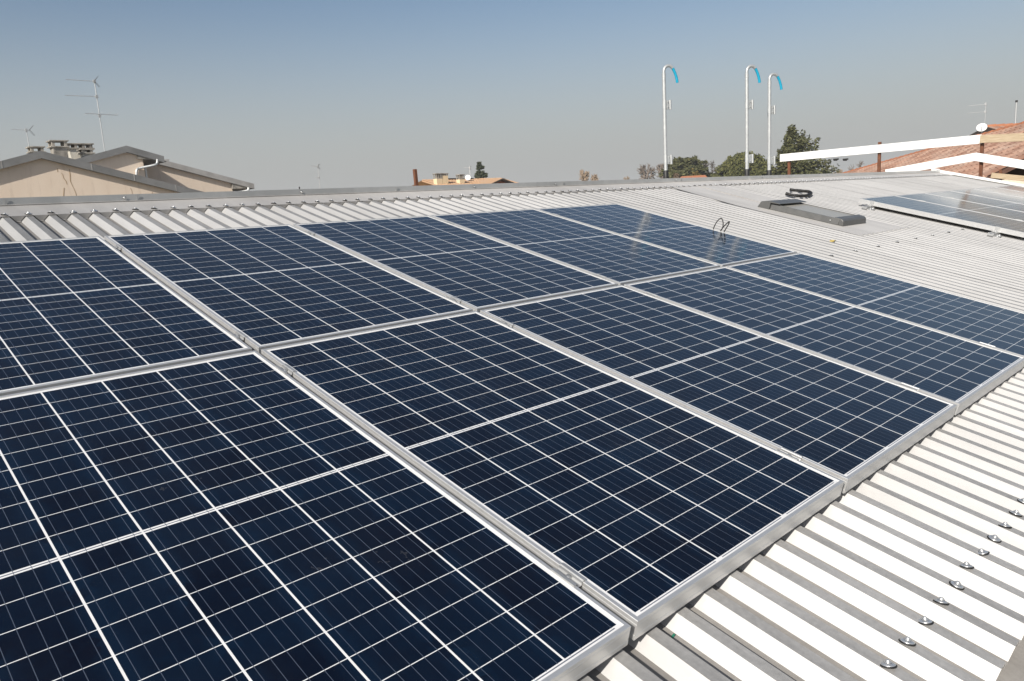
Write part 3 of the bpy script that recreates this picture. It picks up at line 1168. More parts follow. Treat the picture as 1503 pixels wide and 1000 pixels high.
z9 = lambda l: [(x / 9.093, 200 + y / 9.093) for x, y in l]
crack(z9([(765, 430), (770, 480)]), 0.014, houseA)
crack(z9([(815, 490), (835, 510), (850, 560), (880, 600), (895, 645)]), 0.014, houseA)
crack(z9([(925, 440), (935, 520), (938, 600), (965, 660), (990, 710), (1010, 760), (1030, 830)]), 0.015, houseA)
crack(z9([(855, 690), (850, 760), (848, 835)]), 0.012, houseA)
crack([(100 + x / 9.093, 200 + y / 9.093) for x, y in [(830, 690), (850, 730), (855, 770), (845, 810)]], 0.010, houseA)
crack([(100 + x / 9.093, 200 + y / 9.093) for x, y in [(1125, 745), (1120, 780), (1110, 808)]], 0.011, houseA)


def chimney(parent, org, x0, x1, z0, zneck, ztop, y0, dep, cells, body, taper=0.05):
    """stack with an open slab cap; coordinates are world, turned into the parent's frame"""
    mb = MB()
    lx0, lx1 = x0 - org.x, x1 - org.x
    ly0, ly1 = y0 - org.y, y0 + dep - org.y
    lz0, lzn, lzt = z0 - org.z, zneck - org.z, ztop - org.z
    mb.hexa([(lx0 + taper, ly0, lz0), (lx1 - taper * .3, ly0, lz0), (lx1 - taper * .3, ly1, lz0), (lx0 + taper, ly1, lz0),
             (lx0 + taper * .4, ly0, lzn - 0.03), (lx1 - taper * .3, ly0, lzn - 0.03), (lx1 - taper * .3, ly1, lzn - 0.03), (lx0 + taper * .4, ly1, lzn - 0.03)])
    ch = mb.build('chimney', body, parent)
    mb = MB()
    e = 0.05
    mb.box(lx0 - e, lx1 + e, ly0 - e, ly1 + e, lzn - 0.029, lzn + 0.004)
    mb.box(lx0 - e, lx1 + e, ly0 - e, ly1 + e, lzt - 0.034, lzt)
    for i in range(cells + 1):
        x = lx0 + (lx1 - lx0 - 0.08) * i / cells
        for yy in (ly0 - 0.02, ly1 - 0.06):
            mb.box(x, x + 0.08, yy, yy + 0.08, lzn + 0.0045, lzt - 0.0345)
    mb.build('chimney_cap', M['concrete'], ch)
    return ch


YCH = 25.5
orgA = Vector((apA.x, YA, GZ))


def yx(px, py, Y=YCH):
    w = at_y(px, py, Y)
    return w.x, w.z


za = yx(66, 240)[1]
chimney(houseA, orgA, yx(45, 220)[0], yx(64, 220)[0], za, yx(55, 222.5)[1], yx(55, 215)[1], YCH, 0.38, 1, M['concrete'])
chimney(houseA, orgA, yx(65.5, 215)[0], yx(87.5, 215)[0], za, yx(77, 218.8)[1], yx(77, 210.2)[1], YCH - 0.9, 0.42, 1, M['concrete'])
chimney(houseA, orgA, yx(98, 215)[0], yx(135.5, 215)[0], yx(117, 245)[1], yx(117, 217.3)[1], yx(117, 210.5)[1], YCH, 0.42, 3, M['concrete_l'], 0.12)
chimney(houseA, orgA, yx(118.5, 215, YCH - .5)[0], yx(134.5, 215, YCH - .5)[0], yx(117, 245)[1], yx(117, 226.6)[1], yx(117, 220.8)[1], YCH - 0.55, 0.35, 1, M['concrete_l'], 0.04)

# house B: higher gable behind, with a boxed eave and a downpipe
apB = at_y(183.5, 214.5, YB)
reB = at_y(238.3, 230, YB)
slB = math.atan2(apB.z - reB.z, reB.x - apB.x)
houseB, wallB, roofB, HB = gable('gabled_house', 'beige gable with a boxed eave and pale downpipe, standing behind the cracked one', YB, apB,
                                 apB.x - 7, reB.x, rad(15.5), slB, 1.75, 0.14, 0.20, M['stucco'], M['verge'], eave_l=.4, eave_r=.62)
orgB = Vector((apB.x, YB, GZ))


def lb(px, py, dy=0.0):
    w = at_y(px, py, YB + dy)
    return w - orgB


mb = MB()
a, b, c, d = lb(201.0, 226.5, -.02), lb(201.3, 233.5, -.02), lb(236.0, 235.6, -.02), lb(236.5, 232.4, -.02)
mb.hexa([(a.x, -0.10, a.z), (b.x, -0.10, b.z), (c.x, -0.10, c.z), (d.x, -0.10, d.z),
         (a.x, 1.7, a.z), (b.x, 1.7, b.z), (c.x, 1.7, c.z), (d.x, 1.7, d.z)])
mb.build('eave_soffit', M['concrete'], houseB)
mb = MB()
gx = reB.x - apB.x
gz = reB.z - GZ - 0.10
gut = [(gx + 0.075 + 0.08 * math.cos(q), gz + 0.075 * math.sin(q)) for q in [rad(x) for x in range(180, 361, 20)]]
vs_, n = [], len(gut)
for y in (-0.16, 1.75):
    vs_ += [(x, y, z) for x, z in gut]
mb.add(vs_, [(i, i + 1, n + i + 1, n + i) for i in range(n - 1)] + [tuple(range(n))])
mb.build('gutter', M['verge_l'], houseB)
mb = MB()
pth = [lb(231.2, 234.0, -.25), lb(230.4, 240.0, -.25), lb(226, 242.6, -.25), lb(208, 246.3, -.25), lb(204.5, 248.2, -.25), lb(203.3, 252, -.25), lb(203.3, 262, -.25)]
for p in pth[3:]:
    p.y = -0.06
mb.tube(smooth_path(pth, 4), 0.038, 10)
mb.build('downpipe', M['galv'], houseB)
mb = MB()
p = lb(211.5, 245, 0)
mb.tube([(p.x + .07, 0.12, p.z - 1.5), (p.x + .07, 0.12, p.z + 0.05)], 0.035, 8)
mb.build('drain_pipe', M['plastic_white'], houseB)

# house C: lower roof running down to the right
reC = at_y(370.3, 270.3, YC)
mC = at_y(236, 235.0, YC)
slC = math.atan2(mC.z - reC.z, reC.x - mC.x)
apCx = at_y(172, 230, YC).x
apC = Vector((apCx, YC, mC.z + (mC.x - apCx) * math.tan(slC)))
if apC.z > apB.z:
    apCx = mC.x - 0.6
    apC = Vector((apCx, YC, mC.z + 0.6 * math.tan(slC)))
houseC, wallC, roofC, HC_ = gable('gabled_house', 'low beige wall under a long grey verge sloping down to the right of the downpipe', YC, apC,
                                  apC.x - 5, reC.x, slC, slC, 8, 0.15, 0.19, M['stucco'], M['verge_l'], eave_l=.4, eave_r=.80)
orgC = Vector((apC.x, YC, GZ))


def lc(px, py, dy=0.0):
    return at_y(px, py, YC + dy) - orgC


mb = MB()
a, b, c, d = lc(339.0, 270.0), lc(339.5, 277.6), lc(366, 276.4), lc(368, 272.5)
mb.hexa([(a.x, -0.11, a.z), (b.x, -0.11, b.z), (c.x, -0.11, c.z), (d.x, -0.11, d.z), (a.x, 7.9, a.z), (b.x, 7.9, b.z), (c.x, 7.9, c.z), (d.x, 7.9, d.z)])
mb.build('eave_soffit', M['concrete'], houseC)
mb = MB()
pth = [lc(364.8, 275.5, -.2), lc(364.0, 279.5, -.2), lc(358, 281.5, -.2), lc(348.5, 284.5, -.1), lc(347.5, 292, -.1)]
mb.tube(smooth_path(pth, 4), 0.045, 8)
mb.build('downpipe', M['plastic_white'], houseC)
# far brick-red roof edge peeping out on the right of house C
YD = 34
a, b = at_y(344, 282.5, YD), at_y(391, 281.3, YD)
hD = empty('distant_house', ((a.x + b.x) / 2, YD, GZ))
tag(hD, 'far house showing only a thin orange roof edge right of the grey verge', 'house')
mb = MB()
wd_ = (b.x - a.x) / 2
mb.box(-wd_ + .3, wd_ - .3, 0.3, 6, 0, a.z - GZ - 0.9)
mb.build('wall', M['stucco'], hD)
mb = MB()
zt_ = b.z - GZ
mb.hexa([(-wd_, 0, zt_ - 0.10), (wd_, 0, zt_ - 0.10), (wd_, 6.5, zt_ - 0.9), (-wd_, 6.5, zt_ - 0.9), (-wd_, 0, zt_), (wd_, 0, zt_), (wd_, 6.5, zt_ - .8), (-wd_, 6.5, zt_ - .8)])
mb.build('roof', M['ridge_tile'], hD)

# ------------------------------------------------------------------ aerials


def aerial(name, label, foot, top, arms, r=0.022, mat=M['galv'], group=None, extra=None):
    """arms: (height fraction, boom vector, n elements, element half length, reflector)"""
    r *= 0.75
    o = empty(name, foot)
    tag(o, label, 'aerial', group)
    mb = MB()
    mb.tube([(0, 0, -0.4), (0, 0, (top.z - foot.z))], r, 8)
    mb.build('mast', mat, o)
    for hf, start, boom, ne, el, refl in arms:
        z = (top.z - foot.z) * hf
        mb = MB()
        s = Vector((0, 0, z)) + Vector(start)
        e = s + Vector(boom)
        mb.tube([s, e], r * 0.62, 6)
        perp = Vector((-boom[1], boom[0], 0)).normalized()
        for i in range(ne):
            p = s.lerp(e, (i + 0.5) / ne)
            mb.tube([p - perp * el, p + perp * el], r * 0.28, 5)
        mb.box(-0.04, 0.04, -0.04, 0.04, z - 0.05, z + 0.05)
        b_ = mb.build('yagi', mat, o)
        if refl:
            mb = MB()
            for sg in (-1, 1):
                for q in range(5):
                    p = s - Vector(boom).normalized() * 0.03 * q + Vector((0, 0, sg * (0.02 + 0.035 * q)))
                    mb.tube([p - perp * 0.16, p + perp * 0.16], r * 0.3, 5)
                mb.tube([s + Vector((0, 0, 0)), s - Vector(boom).normalized() * 0.13 + Vector((0, 0, sg * 0.17))], r * 0.4, 5)
            mb.build('reflector', M['dgrey'], b_)
    return o


YT = 26.5
f_, t_ = at_y(153.8, 222, YT), at_y(140.5, 117, YT)
la = (t_.z - f_.z)
aerial('tv_aerial', 'tall leaning looking mast with three yagi aerials above the left houses', f_, t_,
       [(0.975, (0, 0, 0), (-0.85, 0.10, 0.02), 9, 0.10, True), (0.765, (.05, 0, 0), (-1.0, 0.08, 0), 7, 0.13, False),
        (0.50, (0.62, 0.1, 0.05), (-1.08, -.16, 0.0), 4, 0.38, False)])
f_, t_ = at_y(42.8, 216, 29), at_y(39.5, 190, 29)
aerial('tv_aerial', 'small faint aerial behind the leftmost chimney', f_, t_, [(0.95, (0.1, 0, 0), (-0.55, 0.0, 0.02), 6, 0.1, True)], 0.018)
f_, t_ = at_y(470.5, 284, 42), at_y(465.5, 241.5, 42)
aerial('tv_aerial', 'thin grey aerial mast alone against the sky, left of the rusty post', f_, t_,
       [(0.93, (0, 0, 0), (-0.5, 0.0, 0.05), 5, 0.1, True), (0.55, (.05, 0, 0), (-0.3, .1, 0), 2, 0.2, False)], 0.022)
f_, t_ = at_y(467.5, 284, 42.5), at_y(466.4, 250, 42.5)

# ------------------------------------------------------------------ small far house with pots above the ridge (left of centre)
hE = empty('distant_house', at_y(445, 300, 40))
hE.location.z = GZ
tag(hE, 'far house hidden behind the ridge but for its low chimney pots and vents', 'house')
oE = Vector(hE.location)
zE = at_y(445, 286, 40).z - GZ
mb = MB()
mb.box(-3, 3, 0, 6, 0, zE - 0.7)
mb.build('wall', M['stucco'], hE)
mb = MB()
mb.hexa([(-3.3, -.3, zE - .7), (3.3, -.3, zE - .7), (3.3, 6.3, zE - .7), (-3.3, 6.3, zE - .7), (-3.3, 2.8, zE - .06), (3.3, 2.8, zE - .06), (3.3, 3.2, zE - .06), (-3.3, 3.2, zE - .06)])
mb.build('roof', M['tile_tan'], hE)


def potE(px0, px1, pt, mat, name='chimney_pot'):
    a, b = at_y(px0, pt, 43) - oE, at_y(px1, pt, 43) - oE
    r = (b.x - a.x) / 2
    c = ((a.x + b.x) / 2, 3.0, 0)
    mb = MB()
    mb.lathe([(r * .8, zE - .25), (r * .8, a.z - .07), (r * 1.05, a.z - .06), (r * 1.0, a.z), (0, a.z + .01)], 10, 0, c)
    mb.build(name, mat, hE)


potE(424.8, 428.5, 281.2, M['stucco_y'])
potE(438.4, 440.2, 274.5, M['black'], 'flue')
potE(450, 452.5, 278.5, M['whitepaint'], 'vent')
potE(456, 461.5, 278.9, M['ridge_tile'])
potE(429.5, 432, 281.0, M['dgrey'], 'vent')

# ------------------------------------------------------------------ middle house with tan roof and yellow chimneys
YM = 46
mh = empty('tan_roofed_house', at_y(690, 290, YM))
mh.location.z = GZ
tag(mh, 'low house with tan tiled roof and two yellow chimneys beyond the ridge', 'house')
oM = Vector(mh.location)


def lm_(px, py, dy=0.0):
    return at_y(px, py, YM + dy) - oM


rz = lm_(690, 263.2, 3)
P0, P1 = lm_(648, 262.8, 3), lm_(742, 261.0, 3)
mb = MB()
A = (P1 - P0)
A.z = 0
La = A.length
A.normalize()
Bv = Vector((A.y, -A.x, 0))
if Bv.y > 0:
    Bv = -Bv
Bd = (Bv * math.cos(rad(14)) - Vector((0, 0, 1)) * math.sin(rad(14))).normalized()
P0.z = P1.z = rz.z
tiled_slope(mb, P0 - A * 2.1, A, Bd, int((La + 1.6) / 0.30), 12, 0.30, 0.42, 0, 0.05, 4)
back = (-Bv * math.cos(rad(14)) - Vector((0, 0, 1)) * math.sin(rad(14))).normalized()
q = [P0 - A * 2.1, P1, P1 + back * 5, P0 - A * 2.1 + back * 5]
mb.add(q, [(0, 1, 2, 3)], 1)
rfM = mb.build('roof', [M['tile_tan'], M['tile_tan']], mh)
mb = MB()
zw = rz.z - 1.35
c = [P0 - A * 1.6 + Bv * 4.3, P1 + Bv * 4.3, P1 - Bv * 4.3, P0 - A * 1.6 - Bv * 4.3]
mb.hexa([(p.x, p.y, 0) for p in c] + [(p.x, p.y, zw) for p in c])
mb.build('wall', M['stucco_y'], mh)
# cross gable
mb = MB()
ga, gl_, gr_ = lm_(738, 262.0, -1.4), lm_(720.5, 270.2, -1.4), lm_(761.5, 270.6, -1.4)
for (p, q) in ((gl_, ga), (ga, gr_)):
    d_ = Vector((0.10, 1, 0)) * 5.0
    th = Vector((0, 0, -0.13))
    mb.hexa([p + th, q + th, q + th + d_, p + th + d_, p, q, q + d_, p + d_])
mb.build('gable_roof', M['soffit'], rfM)
mb = MB()
th = Vector((0, 0, -0.12))
i0 = Vector((0.05, 0.55, 0))
mb.add([gl_ + i0 + th, gr_ + i0 + th, ga + i0 + th, gl_ + i0 + th + Vector((0, 0, -2)), gr_ + i0 + th + Vector((0, 0, -2))], [(0, 1, 2), (3, 4, 1, 0)])
mb.build('gable_wall', M['ridge_tile'], mh)
# thin tile cover on the cross gable, left side
mb = MB()
d_ = Vector((0.10, 1, 0)) * 5.0
up_ = Vector((0, 0, 0.03))
mb.hexa([gl_ + up_ * .1, ga + up_ * .1, ga + d_ + up_ * .1, gl_ + d_ + up_ * .1, gl_ + up_, ga + up_, ga + d_ + up_, gl_ + d_ + up_])
mb.build('gable_tiles', M['tile_tan'], rfM)
mb = MB()
a, b = lm_(652, 262.8, 2.7), lm_(694, 262.4, 2.7)
mb.beam(a, b, 0.2, 0.10)
mb.build('ridge', M['soffit'], rfM)
for (x0, x1, yt, yn, yb_, lab) in ((641.0, 649.5, 254.5, 262.5, 272, 0), (650.0, 657.5, 254.5, 258, 268, 0), (674.8, 681.8, 256.0, 263.5, 273, 1)):
    a, b = lm_(x0, yn, 1.0), lm_(x1, yn, 1.0)
    tp, bt = lm_(x0, yt, 1.0).z, lm_(x0, yb_, 1.0).z
    mb = MB()
    mb.box(a.x, b.x, a.y, a.y + 0.45, bt - 0.5, a.z)
    chm = mb.build('chimney', M['stucco_y'], mh)
    mb = MB()
    mb.box(a.x - .04, b.x + .04, a.y - .04, a.y + 0.49, tp - 0.06, tp)
    nb_ = 3
    for i in range(nb_ + 1):
        x = a.x + (b.x - a.x - 0.06) * i / nb_
        mb.box(x, x + 0.06, a.y - .01, a.y + .05, a.z + .0005, tp - 0.0605)
        mb.box(x, x + 0.06, a.y + .40, a.y + .46, a.z + .0005, tp - 0.0605)
    mb.box(a.x + .03, b.x - .03, a.y + .2, a.y + .25, a.z + .0005, tp - 0.0605)
    mb.build('chimney_cap', M['concrete'], chm)


def dish(name, label, c, face, r, pole=0.8):
    o = empty(name, c)
    tag(o, label, 'satellite dish')
    fz = Vector(face).normalized()
    q_ = fz.to_track_quat('Z', 'Y').to_matrix().to_4x4()
    mb = MB()
    pr_ = [(0.0, 0.0)] + [(r * k / 6, 0.25 * r * (k / 6) ** 2) for k in range(1, 7)]
    pr2 = pr_ + [(r * 1.02, 0.25 * r - 0.01), (r * 0.6, 0.04 * r), (0.001, -0.03 * r)]
    mb.lathe(pr2, 20)
    dsh = mb.build('dish_bowl', M['plastic_white'], o)
    dsh.matrix_local = q_
    mb = MB()
    mb.tube([(0, -r * .9, 0.2 * r), (0, -r * 0.35, 1.0 * r)], 0.02 * r + .006, 6)
    mb.box(-.05 * r, .05 * r, -r * .42, -r * .28, .95 * r, 1.15 * r)
    am = mb.build('feed_arm', M['dgrey'], o)
    am.matrix_local = q_
    mb = MB()
    b_ = -fz * 0.12
    mb.tube([(b_.x, b_.y, -pole), (b_.x, b_.y, 0.05)], 0.025, 8)
    mb.build('mast', M['galv'], o)
    return o


dish('satellite_dish', 'small white dish on the tan roof between the yellow chimney and the dark conifer', at_y(686.8, 261.2, YM + 2), (-0.75, -0.65, 0.25), 0.24)
f_, t_ = at_y(690.5, 266, YM + 2.5), at_y(686.5, 243.5, YM + 2.5)
aerial('tv_aerial', 'pale yagi aerial above the white dish on the tan roof', f_, t_, [(0.86, (0, 0, 0), (-0.62, 0.05, 0.03), 6, 0.12, True)], 0.022, M['plastic_white'])

# ------------------------------------------------------------------ tiled house on the right
rh = empty('terracotta_house', (0, 0, 0))
tag(rh, 'big terracotta tiled roof with an orange ridge behind the guardrail', 'house')
R1, R2 = at_depth(1236, 258.5, 40), at_depth(1440, 203.0, 28.5)
dirR = (R2 - R1).normalized()
R3 = R1 + dirR * ((R2 - R1).length * 1.75)
rh.location = (R2.x, R2.y, GZ)
oR = Vector(rh.location)
Ah = Vector((dirR.x, dirR.y, 0)).normalized()
Bh = Vector((Ah.y, -Ah.x, 0))
if Bh.dot(CAM - R2) < 0:
    Bh = -Bh
Bd = (Bh * math.cos(rad(23)) - Vector((0, 0, 1)) * math.sin(rad(23))).normalized()
mb = MB()
Lr = (R3 - R1).length
tiled_slope(mb, R1 - oR, dirR, Bd, int(Lr / 0.25), 19, 0.25, 0.40, 0, 0.10, 5)
rfR = mb.build('roof', [M['tile'], M['tile_bed']], rh)
mb = MB()
nrd = int(Lr / 0.42)
for i in range(nrd):
    a = R1 - oR + dirR * (Lr * i / nrd)
    b = R1 - oR + dirR * (Lr * (i + 1) / nrd + 0.04)
    mb.tube([a + Vector((0, 0, 0.035)), b + Vector((0, 0, 0.05))], [0.12, 0.135], 10)
mb.build('ridge_tile', M['ridge_tile'], rfR)
mb = MB()
back = (-Bh * math.cos(rad(23)) - Vector((0, 0, 1)) * math.sin(rad(23))).normalized()
a, b = R1 - oR, R3 - oR
mb.add([a, b, b + back * 4, a + back * 4], [(3, 2, 1, 0)])
mb.build('rear_slope', M['tile'], rfR)
mb = MB()
f1, f2 = a + Bd * 5.5 + Vector((0, 0, -.15)), b + Bd * 5.5 + Vector((0, 0, -.15))
g1, g2 = a + back * 3.6 + Vector((0, 0, -.2)), b + back * 3.6 + Vector((0, 0, -.2))
mb.hexa([(p.x, p.y, 0) for p in (f1, f2, g2, g1)] + [f1, f2, g2, g1])
mb.build('wall', M['stucco'], rh)
# odd bright ridge tile sitting by the lower plank
p = at_depth(1428, 224.5, 27.0) - oR
mb = MB()
mb.tube([p, p + Vector((0.22, 0.05, 0.0))], 0.09, 10)
mb.build('loose_tile', M['ridge_tile'], rfR)

# second tiled house farther right, its dark gable towards the camera
D2 = 34
ap = at_depth(1447.6, 188.2, D2)
h2 = empty('gabled_tiled_house', (ap.x, ap.y, GZ), (0, 0, 0))
tag(h2, 'gabled house with dark eaves and orange tiles behind the top right plank', 'house')
o2 = Vector(h2.location)
rd = Vector((math.sin(rad(125)), math.cos(rad(125)), 0))
sd_ = Vector((rd.y, -rd.x, 0))                    # to the right-hand slope
if sd_.dot(CAM - ap) < 0:
    sd_ = -sd_
pit = rad(17)
Bd2 = (sd_ * math.cos(pit) - Vector((0, 0, 1)) * math.sin(pit)).normalized()
Bd3 = (-sd_ * math.cos(pit) - Vector((0, 0, 1)) * math.sin(pit)).normalized()
mb = MB()
tiled_slope(mb, ap - o2, rd, Bd2, 34, 9, 0.27, 0.40, 0, 0.06, 5)
tiled_slope(mb, ap - o2, rd, Bd3, 34, 9, 0.27, 0.40, 0, 0.06, 4)
rf2 = mb.build('roof', [M['tile'], M['tile_bed']], h2)
mb = MB()
for i in range(22):
    a = ap - o2 + rd * (9.2 * i / 22)
    b = ap - o2 + rd * (9.2 * (i + 1) / 22 + .04)
    mb.tube([a + Vector((0, 0, 0.03)), b + Vector((0, 0, 0.045))], [0.11, 0.125], 10)
mb.build('ridge_tile', M['ridge_tile'], rf2)
mb = MB()
for B_ in (Bd2, Bd3):
    a = ap - o2 - rd * 0.03 + Vector((0, 0, -.05))
    mb.beam(a, a + B_ * 3.7, 0.06, 0.22)
    mb.beam(a + rd * 0.35 + Vector((0, 0, -.06)), a + rd * .35 + B_ * 3.6 + Vector((0, 0, -.06)), 0.7, 0.05)
mb.build('eave_board', M['soffit'], rf2)
mb = MB()
w0 = ap - o2 + rd * 0.75
wa, wb, wc = w0 + Bd3 * 3.2 + Vector((0, 0, -.14)), w0 + Bd2 * 3.2 + Vector((0, 0, -.14)), w0 + Vector((0, 0, -.14))
vv = [Vector((wa.x, wa.y, 0)), Vector((wb.x, wb.y, 0)), wb, wc, wa]
mb.add(vv + [v_ + rd * 8 for v_ in vv], [(0, 1, 2, 3, 4), (9, 8, 7, 6, 5)] + [(i, 5 + i, 5 + (i + 1) % 5, (i + 1) % 5) for i in range(5)])
mb.build('wall', M['stucco'], h2)
dish('satellite_dish', 'large white satellite dish at the gable tip of the tiled house on the right', at_depth(1441, 188.0, D2 - 0.6), (-0.80, -0.15, 0.50), 0.21, 0.7)
f_, t_ = at_depth(1445.5, 181, D2 + .5), at_depth(1447.2, 150.8, D2 + .5)
aerial('tv_aerial', 'faint two armed aerial on a thin mast above the large white dish', f_, t_,
       [(0.90, (0, 0, 0), (-0.30, 0.62, 0.0), 6, 0.1, False), (0.55, (0, 0, 0), (-0.32, 0.66, 0.0), 6, 0.12, False)], 0.020)
f_, t_ = at_depth(1489.5, 192, D2 + 1), at_depth(1493, 151, D2 + 1)
o = empty('flue_pipe', f_)
tag(o, 'slim pale pole with a dark tip on the tiled roof at the right edge', 'pole')
hh = t_.z - f_.z
MB().tube([(0, 0, -0.5), (0, 0, hh)], 0.038, 10).build('pole', M['galv'], o)
MB().tube([(0, 0, hh), (0, 0, hh + 0.09)], 0.05, 10).build('tip', M['black'], o)

rng = random.Random(11)


def leaf(mb, p, s, flat=0.0, mi=0):
    """one small bent leaf clump of two faces"""
    d = Vector((rng.gauss(0, 1), rng.gauss(0, 1), rng.gauss(0, 1) * (1 - flat))).normalized()
    e = d.cross(Vector((rng.gauss(0, 1), rng.gauss(0, 1), rng.gauss(0, 1)))).normalized()
    n = d.cross(e)
    a, b = s * rng.uniform(.6, 1.3), s * rng.uniform(.25, .5)
    p = Vector(p)
    mb.add([p - d * a, p + e * b + n * b * .3, p + d * a, p - e * b + n * b * .3], [(0, 1, 2), (0, 2, 3)], mi)


def cedar(name, label, base, H, R, lean=(0, 0), mat='cedar', dens=1.0, layers=16, crown0=0.12, leafsize=0.22, top_flat=0.0, group=None, skew=0.0, rise=0.0):
    o = empty(name, base)
    tag(o, label, 'tree', group)
    mb = MB()
    top = Vector((lean[0], lean[1], H))
    mb.tube([(0, 0, -0.3), top * 0.35, top * 0.7, top * 0.97], [H * .028, H * .02, H * .012, H * .004], 8)
    lv = MB()
    for L in range(layers):
        f = crown0 + (1 - crown0) * (L + rng.uniform(-.3, .3)) / layers
        f = min(max(f, crown0), 0.985)
        prof_ = (1 - f) ** 0.75
        if top_flat:
            prof_ = min(1.0, (1 - f) * top_flat + .45)
        rr = R * prof_ / ((1 - crown0) ** 0.75)
        nb = max(4, int(7 * (rr / R) + 3))
        c = top * f
        a0 = rng.uniform(0, 6.28)
        for b in range(nb):
            a = a0 + b / nb * 6.283 + rng.uniform(-.35, .35)
            ln = rr * rng.uniform(.62, 1.12) * (1 + skew * math.cos(a + 0.764))
            d = Vector((math.cos(a), math.sin(a), 0))
            droop = rng.uniform(-.10, .22) + rise
            tip = c + d * ln + Vector((0, 0, ln * droop))
            mid = c + d * ln * .5 + Vector((0, 0, ln * droop * .3 + ln * .04))
            mb.tube([c, mid, tip], [ln * .022 + .01, ln * .014 + .008, .006], 4)
            nl = int((30 + 70 * ln / R) * dens)
            for i in range(nl):
                s = rng.random() ** 0.6
                p = c.lerp(mid, s * 2) if s < .5 else mid.lerp(tip, s * 2 - 1)
                wdt = ln * .20 * (1.15 - s) + .05
                side = Vector((-d.y, d.x, 0)) * rng.gauss(0, wdt)
                leaf(lv, p + side + Vector((0, 0, rng.gauss(0, .05 * R) - abs(rng.gauss(0, .03 * R)))), leafsize, .5)
    mb.build('trunk', M['bark'], o)
    lv.build('crown', M[mat], o)
    return o


def umbrella(name, label, base, H, R, th, leafsize=0.3, n=260, per=42):
    o = empty(name, base)
    tag(o, label, 'tree')
    mb = MB()
    mb.tube([(0, 0, -.3), (0.15, 0, H * .3), (0, .1, H * .55)], [H * .035, H * .028, H * .022], 8)
    fork = Vector((0, .1, H * .55))
    lv = MB()
    for k in range(n):
        a, q = rng.uniform(0, 6.283), math.sqrt(rng.random())
        r = R * q * (1 + .10 * math.sin(3 * a + 1))
        ztop = H - th * 1.05 * (q ** 2.3)
        z = ztop - rng.random() ** 1.6 * th * .55 * (1 - q * .5)
        c = Vector((r * math.cos(a), r * math.sin(a), z))
        cr = R * rng.uniform(.07, .14)
        for i in range(per):
            v_ = Vector((rng.gauss(0, 1), rng.gauss(0, 1), rng.gauss(0, .55)))
            leaf(lv, c + v_ * cr * .6, leafsize)
        if k % 12 == 0:
            m_ = fork.lerp(c, .5) + Vector((0, 0, -th * .18))
            mb.tube([fork, m_, c], [H * .012, H * .008, H * .003], 5)
    mb.build('trunk', M['bark'], o)
    lv.build('crown', M['pine'], o)
    return o


def bare(name, label, base, H, R, mat='twig', n0=7, group=None, wide=0.5, thick=1.0, shrub=False, leaves=0):
    o = empty(name, base)
    tag(o, label, 'tree' if not shrub else 'shrub', group)
    mb, tw, lv = MB(), MB(), MB()

    rt = H * .0022 * thick
    c = Vector((0, 0, H - R * 1.05))
    foot_ = Vector((0, 0, H - R * 2.3))
    limbs = []
    for k in range(n0):
        a = k / n0 * 6.283 + rng.uniform(-.4, .4)
        el = rng.uniform(.35, 1.35)
        d = Vector((math.cos(a) * math.cos(el), math.sin(a) * math.cos(el), math.sin(el)))
        e = c + d * R * rng.uniform(.5, .8)
        m_ = foot_.lerp(e, .5) + Vector((rng.gauss(0, .07), rng.gauss(0, .07), .10)) * R
        pts_ = smooth_path([foot_, m_, e], 4)
        tw.tube(pts_, [rt * 4 * (1 - .75 * i / len(pts_)) for i in range(len(pts_))], 5, 0, False)
        limbs.append(pts_)
    for k in range(int(n0 * 17)):
        L_ = rng.choice(limbs)
        p = L_[rng.randrange(2, len(L_))]
        out = (p - c)
        d = (out.normalized() * .6 + Vector((rng.gauss(0, wide), rng.gauss(0, wide), rng.gauss(.35, .35)))).normalized()
        ln = R * rng.uniform(.25, .6)
        e = p + d * ln
        if (e - c).length > R * 1.1:
            e = c + (e - c).normalized() * R * rng.uniform(.95, 1.1)
        tw.tube([p, p.lerp(e, .5) + Vector((0, 0, .03 * R)), e], [rt * 1.5, rt * 1.1, rt * .6], 3, 0, False)
        for j in range(3):
            q_ = p.lerp(e, rng.uniform(.35, .9))
            f = q_ + (d + Vector((rng.gauss(0, .6), rng.gauss(0, .6), rng.gauss(.1, .5)))).normalized() * ln * rng.uniform(.3, .55)
            tw.tube([q_, f], [rt * .9, rt * .5], 3, 0, False)
            for _ in range(leaves):
                leaf(lv, f + Vector((rng.gauss(0, 1), rng.gauss(0, 1), rng.gauss(0, 1))) * R * .05, R * .06)
    mb.tube([(0, 0, -.3), (0.05, 0, H * .4), foot_], [H * .018, H * .013, rt * 4.5], 7)
    mb.build('trunk', M['bark' if mat == 'brown_leaf' else mat], o)
    tw.build('crown', M['bark' if mat == 'brown_leaf' else mat], o)
    if lv.v:
        lv.build('foliage', M[mat], o)
    return o


def bush(name, label, base, H, R, mat, n=26, per=70, leafsize=.2):
    o = empty(name, base)
    tag(o, label, 'shrub')
    lv, mb = MB(), MB()
    for k in range(n):
        a, q = rng.uniform(0, 6.283), math.sqrt(rng.random())
        z = H * (1 - .75 * q * q) * rng.uniform(.35, 1.0)
        c = Vector((R * q * math.cos(a), R * q * math.sin(a), z))
        mb.tube([(c.x * .2, c.y * .2, -.2), c * .6, c], [.05, .03, .01], 4)
        for i in range(per):
            leaf(lv, c + Vector((rng.gauss(0, 1), rng.gauss(0, 1), rng.gauss(0, .8))) * R * .17, leafsize)
    mb.build('stem', M['bark'], o)
    lv.build('foliage', M[mat], o)
    return o


def stand(px, pt, D):
    """ground point and height for a plant whose top is at pixel (px, pt) at depth D"""
    w = at_depth(px, pt, D)
    return (w.x, w.y, GZ), w.z - GZ


